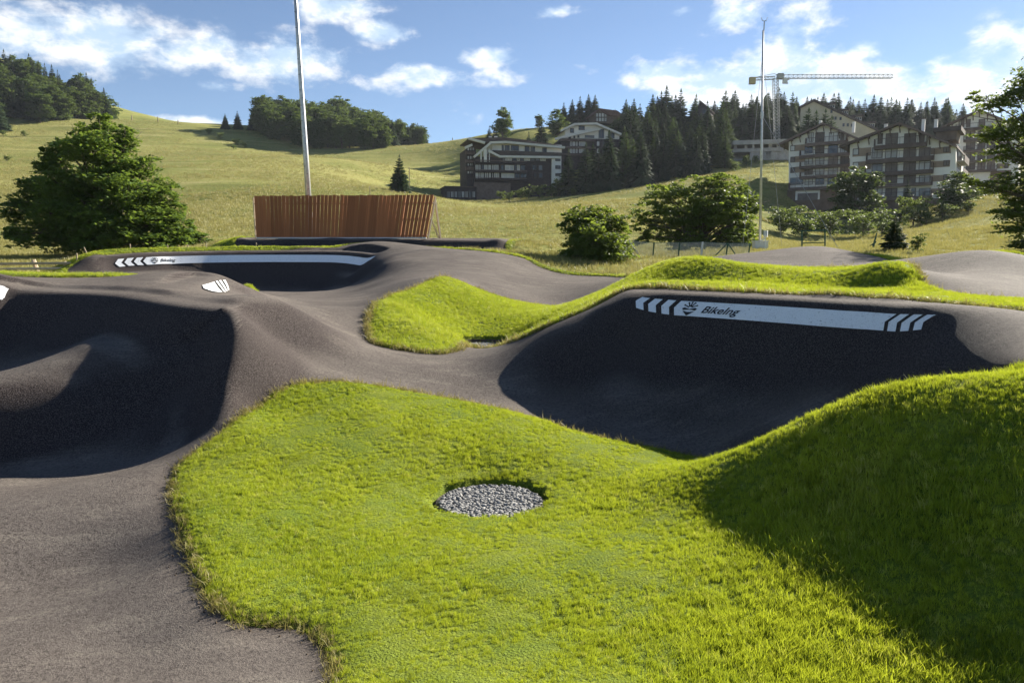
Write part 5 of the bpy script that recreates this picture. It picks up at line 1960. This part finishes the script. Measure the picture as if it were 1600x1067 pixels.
# side balconies on the right flank
uu, _ = CR.uv(*R5(1118, 500))
for k, (yt, yb) in enumerate(((450, 498), (530, 575))):
    v0, v1 = CR.uv(*R5(1118, yb))[1], CR.uv(*R5(1118, yt))[1]
    o = MB().box((uu + .002, 1.5, v0 - .1), (uu + 1.3, 11, v0 + .08)).build('balcony', M['concrete'], CR.root)
    MB().box((uu + 1.25, 1.5, v0 - .16), (uu + 1.33, 11, v1 - .35)).build('railing', M['brown_rail'], o)
    for w0 in (2.0, 4.4, 6.8, 9.0):
        m = MB().box((uu - .01, w0, v0 + .1), (uu + .06, w0 + 1.5, v0 + 2.2)).build('window', M['frame'], CR.root)
        MB().box((uu + .061, w0 + .12, v0 + .22), (uu + .075, w0 + 1.38, v0 + 2.08)).build('pane', M['glass'], m)
U, Vv = CR.uv(*R5(1060, 300))
for (px, py) in ((700, 290), (925, 262), (1000, 262)):
    U, Vv = CR.uv(*R5(px, py), 6)
    o = MB().box((U - .3, 6, Vv - 2.4), (U + .3, 6.7, Vv + .3)).build('chimney', M['white_wall'], CR.root)
    MB().box((U - .42, 5.88, Vv + .3), (U + .42, 6.82, Vv + .42)).build('chimney_cap', M['roof_dark'], o)
# dormer with a row of small windows on the right slope
d = CR.box('dormer', *r5box(1000, 1120, 315, 372)[:2], *r5box(1000, 1120, 318, 375)[2:], 3.0, 10., M['brown_clad'])
CR.box('dormer_roof', *r5box(985, 1150, 305, 318), 2.4, 10.6, M['roof_dark'])

# left chalet
R7 = lambda X, Y: (1210 + X / 6.667, 170 + Y / 6.667)
def r7box(x0, x1, y0, y1):
    a, b = R7(x0, y0), R7(x1, y1)
    return (a[0], b[0], a[1], b[1])


bal, wins, pan = [], [], []
for i, (yt, yb) in enumerate(((428, 478), (546, 594), (655, 700))):
    bal.append(r7box(262, 780, yt + 8, yb))
    for (a, b) in ((318, 398), (428, 518), (565, 660), (688, 775)):
        wins.append((*r7box(a, b, yt - 60, yb - 12), rngw.choice([0, 1, 2]), 1))
    pan.append(r7box(214, 318, yt - 48, yt + 8))
    wins.append((*r7box(168, 214, yt - 42, yt + 14), rngw.choice([1, 2]), 0))
bal.append(r7box(148, 640, 772, 830))
for (a, b) in ((165, 300), (318, 398), (428, 518), (555, 650)):
    wins.append((*r7box(a, b, 722, 790), rngw.choice([0, 1, 2]), 1))
tb = [r7box(322, 742, 308, 356)]
for (a, b) in ((368, 405), (428, 520), (570, 662), (690, 725)):
    wins.append((*r7box(a, b, 250, 345), rngw.choice([1, 2]), 1))
CL, _ = chalet('left of the two front chalet blocks, half hidden behind the right one', *R7(500, 1060), 178, 34, R7(520, 150), R7(50, 375), R7(1000, 365), R7(150, 0)[0], R7(930, 0)[0], R7(0, 900)[1], None, wins, bal, tb,
             plinth=(*[R7(135, 0)[0], R7(640, 0)[0]], R7(0, 850)[1], R7(0, 1090)[1]), panels=pan)
CL.box('garage_frame', *r7box(220, 470, 858, 945), -.55, -.36, M['white_wall'])
CL.box('garage_opening', *r7box(242, 450, 885, 948), -.60, -.552, M['shutter'])
for (px, py) in ((478, 135), (825, 150)):
    U, Vv = CL.uv(*R7(px, py), 5)
    MB().box((U - .3, 5, Vv - 2.2), (U + .3, 5.6, Vv + .3)).build('chimney', M['white_wall'], CL.root)

# third chalet behind at the right
bal, wins, pan = [], [], []
for i, (yt, yb) in enumerate(((352, 372), (415, 436), (480, 500), (540, 558))):
    bal.append(r5box(1165, 1360, yt, yb))
    for (a, b) in ((1180, 1232), (1248, 1292), (1305, 1350)):
        wins.append((*r5box(a, b, yt - 28, yb - 4), rngw.choice([0, 2, 2]), 1))
    pan.append(r5box(1362, 1425, yt - 22, yt + 5))
    wins.append((*r5box(1408, 1432, yt - 22, yt + 5), 2, 0))
tb = [r5box(1118, 1335, 285, 306)]
for (a, b) in ((1150, 1168), (1182, 1204), (1255, 1290)):
    wins.append((*r5box(a, b, 255, 300), 2, 0))
C3, _ = chalet('third chalet block further back, partly behind the overhanging branches', *R5(1290, 640), 190, 36, R5(1262, 198), R5(1030, 305), R5(1560, 320), R5(1085, 0)[0], R5(1490, 0)[0], R5(0, 640)[1], None, wins, bal, tb,
             panels=pan, plinth=(*[R5(1325, 0)[0], R5(1440, 0)[0]], R5(0, 562)[1], R5(0, 660)[1]))

# long cream building with stepped dormers
LB = Bld('cream_apartment_house', 'cream building with long sloping roof and stepped dormers above the chalets', *R5(400, 330), 245, 20)
pts = [R5(*p) for p in ((195, 182), (275, 142), (640, 312), (640, 420), (195, 420))]
LB.prism('wall', pts, 0, 12, M['cream_wall'])
for a, b in ((R5(270, 138), R5(655, 316)), (R5(185, 184), R5(278, 138))):
    LB.bar('roof', a, b, .7, -.8, 13, M['roof_dark'])
for (x, y) in ((375, 178), (455, 215), (535, 250), (612, 290)):
    d = LB.box('dormer', *r5box(x - 12, x + 22, y - 16, y + 14)[:2], *r5box(x, x, y - 14, y + 12)[2:], 1.0, 11, M['white_wall'])
    for k in range(3):
        q = r5box(x - 10 + k * 11, x - 2 + k * 11, y - 8, y + 6)
        LB.window(*q, 1.0, M['glass'], 0)
    LB.box('dormer_roof', *r5box(x - 34, x + 30, y - 22, y - 14), .3, 11.5, M['roof_dark'])
for (x, y) in ((385, 248), (402, 248), (432, 250), (450, 288), (475, 288), (500, 290), (378, 208)):
    LB.window(*r5box(x - 6, x + 6, y - 9, y + 9), -.06, M['glass'], 0)

# dark hotel
R6 = lambda X, Y: (700 + X / 5.714, 180 + Y / 5.714)
def r6box(x0, x1, y0, y1):
    a, b = R6(x0, y0), R6(x1, y1)
    return (a[0], b[0], a[1], b[1])


HT = Bld('dark_hotel', 'large dark timber-clad hotel with white top floor and sweeping roofs', *R6(560, 745), 218, -14)
HT.box('wall', *r6box(240, 920, 370, 790), 0, 16, M['dark_clad'])
HT.box('side_wing', *r6box(165, 252, 300, 770), 3, 14, M['dark_clad'])
HT.box('top_floor', *r6box(395, 1015, 245, 345), .8, 14, M['white_wall'])
HT.prism('roof', [R6(*p) for p in ((185, 206), (480, 198), (700, 222), (1045, 282), (1045, 292), (380, 246), (330, 240), (190, 214))], .2, 15, M['roof_dark'])
for a, b in (((378, 246), (520, 241)), ((518, 241), (1045, 290)), ((235, 374), (384, 246)), ((362, 318), (468, 372)), ((465, 370), (1012, 377)), ((188, 208), (332, 248)), ((155, 290), (218, 264))):
    HT.bar('fascia', R6(*a), R6(*b), .62, -1.3, -.25, M['fascia'])
HT.prism('lower_roof', [R6(*p) for p in ((400, 316), (1015, 338), (1010, 372), (468, 366))], -1.0, .7, M['roof_dark'], ref=-.5)
for (a, b) in ((290, 302), (322, 348), (368, 374)):
    HT.box('column', *r6box(a, b, 300 if a > 300 else 330, 420), -.9, -.3, M['white_wall'])
for (a, b, y0, y1) in ((480, 498, 268, 318), (508, 550, 268, 318), (562, 632, 270, 320), (685, 726, 278, 328), (738, 776, 282, 330), (842, 880, 292, 334)):
    HT.window(*r6box(a, b, y0, y1), .76, M['glass'], 1 if b - a > 30 else 0)
for (y0, y1, spec) in ((376, 410, [(488, 508, 0), (512, 570, 1), (578, 610, 0), (614, 640, 1), (646, 676, 0), (680, 732, 1), (740, 775, 0), (780, 818, 0), (824, 872, 1)]),
                       (446, 494, [(246, 268, 1), (274, 290, 1), (298, 318, 0), (322, 352, 1), (360, 382, 1), (392, 406, 1), (412, 450, 1), (470, 500, 0), (508, 588, 1), (594, 612, 0), (616, 642, 1), (648, 690, 0), (752, 792, 0), (806, 844, 0)]),
                       (516, 564, [(246, 270, 1), (276, 290, 1), (296, 318, 1), (330, 342, 1), (348, 358, 1), (366, 382, 1), (394, 402, 1), (412, 456, 1), (476, 592, 1), (598, 640, 0), (646, 704, 0), (766, 792, 0), (806, 844, 0)]),):
    for (a, b, g) in spec:
        HT.window(*r6box(a, b, y0, y1), -.03, M['glass_light'] if g else M['glass'], 0 if b - a < 40 else 1, frame=M['fascia'] if g else M['frame'])
for (yt, yb) in ((410, 440), (494, 520), (562, 588)):
    o = HT.box('balcony', *r6box(242, 705, yt + 4, yb), -1.1, -.05, M['dark_clad'])
    HT.box('railing', *r6box(240, 707, yt - 3, yt + 3), -1.14, -1.04, M['brown_rail'], parent=o)
for (y0, y1) in ((290, 318), (365, 395), (430, 455), (500, 525)):
    for k in range(3):
        HT.window(*r6box(172 + k * 22, 190 + k * 22, y0, y1), 2.97, M['glass_light'], 0)
for (yt, yb) in ((322, 350), (398, 425), (460, 490)):
    HT.box('balcony', *r6box(158, 240, yt, yb), 1.9, 2.95, M['brown_rail'])
HT.box('stair_tower', *r6box(928, 1010, 384, 640), -.5, 6, M['white_wall'])
for (y0, y1) in ((390, 412), (450, 482), (520, 546)):
    HT.window(*r6box(958, 1004, y0, y1), -.53, M['glass'], 1)
HT.box('plinth', *r6box(235, 560, 600, 800), -.6, -.02, M['brown_rail'])
an = HT.box('annexe', *r6box(-20, 255, 640, 790), -1.5, 8, M['dark_clad'])
HT.box('annexe_roof', *r6box(-28, 262, 632, 645), -2.0, 8.4, M['brown_rail'])
for k in range(8):
    HT.window(*r6box(-8 + k * 32, 20 + k * 32, 680, 738), -1.53, M['glass_light'] if k % 3 else M['glass'], 1)
for (a, b) in ((430, 470), (380, 395)):
    U, Vv = HT.uv(*R6(a, 205), 6)
    MB().box((U - .4, 6, Vv - 1), (U + .4, 6.8, Vv + .5)).build('chimney', M['white_wall'], HT.root)

# second dark hotel up the slope
H2 = Bld('upper_hotel', 'smaller dark hotel with curved white roof edges up the slope behind', *R6(1260, 470), 248, -8)
H2.box('wall', *r6box(1010, 1540, 208, 560), 0, 14, M['dark_clad'])
H2.prism('top_floor', [R6(*p) for p in ((1045, 208), (1045, 135), (1130, 92), (1330, 88), (1530, 172), (1530, 215))], .5, 13, M['white_wall'])
for a, b in (((1008, 140), (1132, 80)), ((1130, 80), (1330, 76)), ((1328, 76), (1550, 172)), ((960, 212), (1360, 122))):
    H2.bar('fascia', R6(*a), R6(*b), .62, -1.4, 6 if a[1] < 100 else -.2, M['fascia'])
H2.prism('roof', [R6(*p) for p in ((1010, 134), (1132, 72), (1330, 68), (1552, 166), (1330, 82), (1132, 86))], -1.2, 14, M['roof_dark'])
for (a, b, y0, y1) in ((1090, 1124, 118, 160), (1166, 1220, 98, 135), (1222, 1305, 180, 206), (1345, 1392, 125, 208), (1430, 1486, 140, 210), (1075, 1098, 190, 212), (1120, 1135, 185, 208), (1155, 1172, 180, 205)):
    H2.window(*r6box(a, b, y0, y1), .46, M['glass'], 1 if b - a > 40 else 0)
for (y0, y1) in ((238, 276), (302, 340)):
    for (a, b, g) in ((1090, 1108, 1), (1114, 1134, 1), (1142, 1156, 1), (1170, 1226, 1), (1330, 1350, 1), (1380, 1394, 0), (1420, 1470, 0)):
        H2.window(*r6box(a, b, y0, y1), -.03, M['glass_light'] if g else M['glass'], 0, frame=M['fascia'] if g else None)
for (yt, yb) in ((208, 236), (278, 300), (342, 362)):
    H2.box('balcony', *r6box(1000, 1320, yt, yb), -1.0, -.05, M['brown_rail'])
MB().tube([(0, 3, 22), (0, 3, 24)], .12, 6)

# wooden house on the hilltop
WH = Bld('wooden_house', 'dark wooden house with a glazed gable on the hilltop', 951, 190, 305, -12)
R3 = lambda X, Y: (680 + X / 4.85, 120 + Y / 4.85)
def r3box(x0, x1, y0, y1):
    a, b = R3(x0, y0), R3(x1, y1)
    return (a[0], b[0], a[1], b[1])


WH.prism('wall', [R3(*p) for p in ((1205, 350), (1205, 285), (1250, 250), (1310, 285), (1420, 300), (1420, 350))], 0, 9, M['brown_rail'])
WH.prism('roof', [R3(*p) for p in ((1185, 296), (1248, 240), (1380, 258), (1440, 300), (1320, 296), (1250, 252))], -1.0, 9.5, M['roof_brown'])
for i in range(2):
    for k in range(4):
        WH.window(*r3box(1217 + k * 21, 1237 + k * 21, 276 + i * 34, 308 + i * 34), -.04, M['glass_light'], 0)
for px in (1312, 1365):
    U, Vv = WH.uv(*R3(px, 262), 4)
    MB().box((U - .35, 4, Vv - 1.5), (U + .35, 4.7, Vv + .6)).build('chimney', M['white_wall'], WH.root)

# steep-roofed hut among the trees
AF = Bld('steep_roof_hut', 'dark steep-roofed hut poking out of the spruce wood', 1100, 185, 262, 25)
AF.prism('wall', [(1091, 190), (1091, 166), (1095, 159), (1108, 170), (1108, 190)], 0, 8, M['dark_clad'])
AF.prism('roof', [(1090, 167), (1094.5, 157.5), (1110, 170), (1109, 172), (1095, 160.5), (1091.5, 168)], -.8, 8.5, M['roof_dark'])
AF.window(1097, 1103, 171, 178, -.04, M['glass'], 1)

# raw concrete shell on the building site
CS = Bld('concrete_shell', 'raw concrete building shell under the tower crane', 1192, 250, 222, 12)
R4 = lambda X, Y: (860 + X / 3.335, 100 + Y / 3.335)
def r4box(x0, x1, y0, y1):
    a, b = R4(x0, y0), R4(x1, y1)
    return (a[0], b[0], a[1], b[1])


for (y0, y1, w) in ((400, 414, -1.5), (444, 454, -.6), (494, 500, -.4)):
    CS.box('floor_slab', *r4box(950, 1250, y0, y1), w, 10, M['concrete'])
CS.box('rear_wall', *r4box(955, 1250, 414, 500), 6, 6.4, M['concrete'])
for x in (958, 1012, 1050, 1095, 1138, 1180, 1225):
    CS.box('pillar', *r4box(x, x + 14, 414, 446), -.2, .4, M['concrete'])
for (a, b) in ((1040, 1120), (1150, 1250)):
    CS.box('retaining_wall', *r4box(a, b, 454, 496), -.2, .2, M['concrete'])
for x in range(1120, 1180, 8):
    CS.box('scaffold_pole', *r4box(x, x + 1.2, 462, 500), -1.6, -1.5, M['crane'])

# tower crane
TCY = 250
t0_ = gz(1211.5, TCY)
crane = empty('tower_crane', t0_, 'tall tower crane with long horizontal lattice jib', 'crane')
def truss(m, a, b, wdt, n, r, tri=False):
    a, b = Vector(a), Vector(b)
    d = (b - a).normalized()
    s1 = d.cross(Vector((0, 1, 0)) if abs(d.y) < .9 else Vector((1, 0, 0))).normalized() * wdt * .5
    s2 = d.cross(s1).normalized() * wdt * .5
    cs = [s1 + s2, s1 - s2, -s1 - s2, -s1 + s2]
    if tri:
        cs = [s2 - Vector((0, 0, wdt * .5)), -s2 - Vector((0, 0, wdt * .5)), Vector((0, 0, wdt * .5))]
    for c in cs:
        m.tube([a + c, b + c], r, 4)
    for k in range(n):
        p, q = a.lerp(b, k / n), a.lerp(b, (k + 1) / n)
        for i in range(len(cs)):
            c0, c1 = cs[i], cs[(i + 1) % len(cs)]
            m.tube([p + c0, q + c1], r * .6, 3, cap=False)
            m.tube([q + c0, q + c1], r * .6, 3, cap=False)


mtop = Vector(at(1211.5, 123, TCY) - t0_)
m = MB()
truss(m, (0, 0, 0), mtop, 1.5, 22, .10)
m.build('tower', M['crane'], crane)
j0, j1 = Vector(at(1211.5, 122, TCY) - t0_), Vector(at(1394, 121, TCY) - t0_)
m = MB()
truss(m, j0 + Vector((0, 0, .4)), j1 + Vector((0, 0, .3)), 1.25, 26, .09, tri=True)
m.build('jib', M['crane'], crane)
c1_ = Vector(at(1172, 124, TCY) - t0_)
m = MB()
truss(m, j0, c1_, .9, 7, .08)
m.tube([j0 + Vector((0, 0, 1.4)), c1_ + Vector((.5, 0, .3))], .07, 4)
m.build('counter_jib', M['crane'], crane)
MB().box((c1_.x - .2, -.7, c1_.z - 1.6), (c1_.x + 1.7, .7, c1_.z + .55)).build('counterweight', M['ballast'], crane)
MB().box((-.9, -.9, mtop.z - .2), (.9, .9, mtop.z + 1.5)).build('slewing_unit', M['crane'], crane)
MB().box((.9, -.8, mtop.z - 1.6), (2.2, .4, mtop.z + .1)).build('cab', M['cabinet'], crane)
tr = j0.lerp(j1, .10)
m = MB().box((tr.x - .7, -.5, tr.z - .7), (tr.x + .7, .5, tr.z - .35))
m.tube([(tr.x, 0, tr.z - .6), (tr.x, 0, tr.z - 1.6)], .04, 4)
m.box((tr.x - .4, -.15, tr.z - 1.9), (tr.x + .4, .15, tr.z - 1.55))
m.build('trolley', M['crane'], crane)

# ---------------------------------------------------------------- air
ht = NT('haze')
vol = ht.node('ShaderNodeVolumePrincipled')
vol.inputs['Color'].default_value = (.80, .88, 1.0, 1)
vol.inputs['Density'].default_value = 0.00008
vol.inputs['Anisotropy'].default_value = 0.25
ht.l.new(vol.outputs[0], ht.out.inputs['Volume'])
zlo = float(min(hz.min(), GZ.min())) - 1.0
zhi = float(hz.max()) + 40.0
MB().box((-630, -310, zlo), (630, 910, zhi)).build('haze', ht.m, kind='stuff', label='thin summer haze over the valley')

# alike things that stand in a short row are told apart by their place in it
rows_ = {}
for o in list(COL.objects):
    if o.parent is None and o.get('group') and o.get('label'):
        rows_.setdefault((o['group'], o['label']), []).append(o)
ORD = ['leftmost', 'second from the left', 'third from the left', 'fourth from the left', 'fifth from the left', 'sixth from the left', 'seventh from the left', 'eighth from the left', 'ninth from the left', 'tenth from the left', 'eleventh from the left', 'twelfth from the left']
for (g, l), L in rows_.items():
    if 1 < len(L) <= 12:
        L.sort(key=lambda o: o.location.x / max(1., o.location.y))
        for k, o in enumerate(L):
            nl = l + ', ' + (ORD[k] if k < len(L) - 1 else 'rightmost')
            if len(nl.split()) <= 16:
                o['label'] = nl
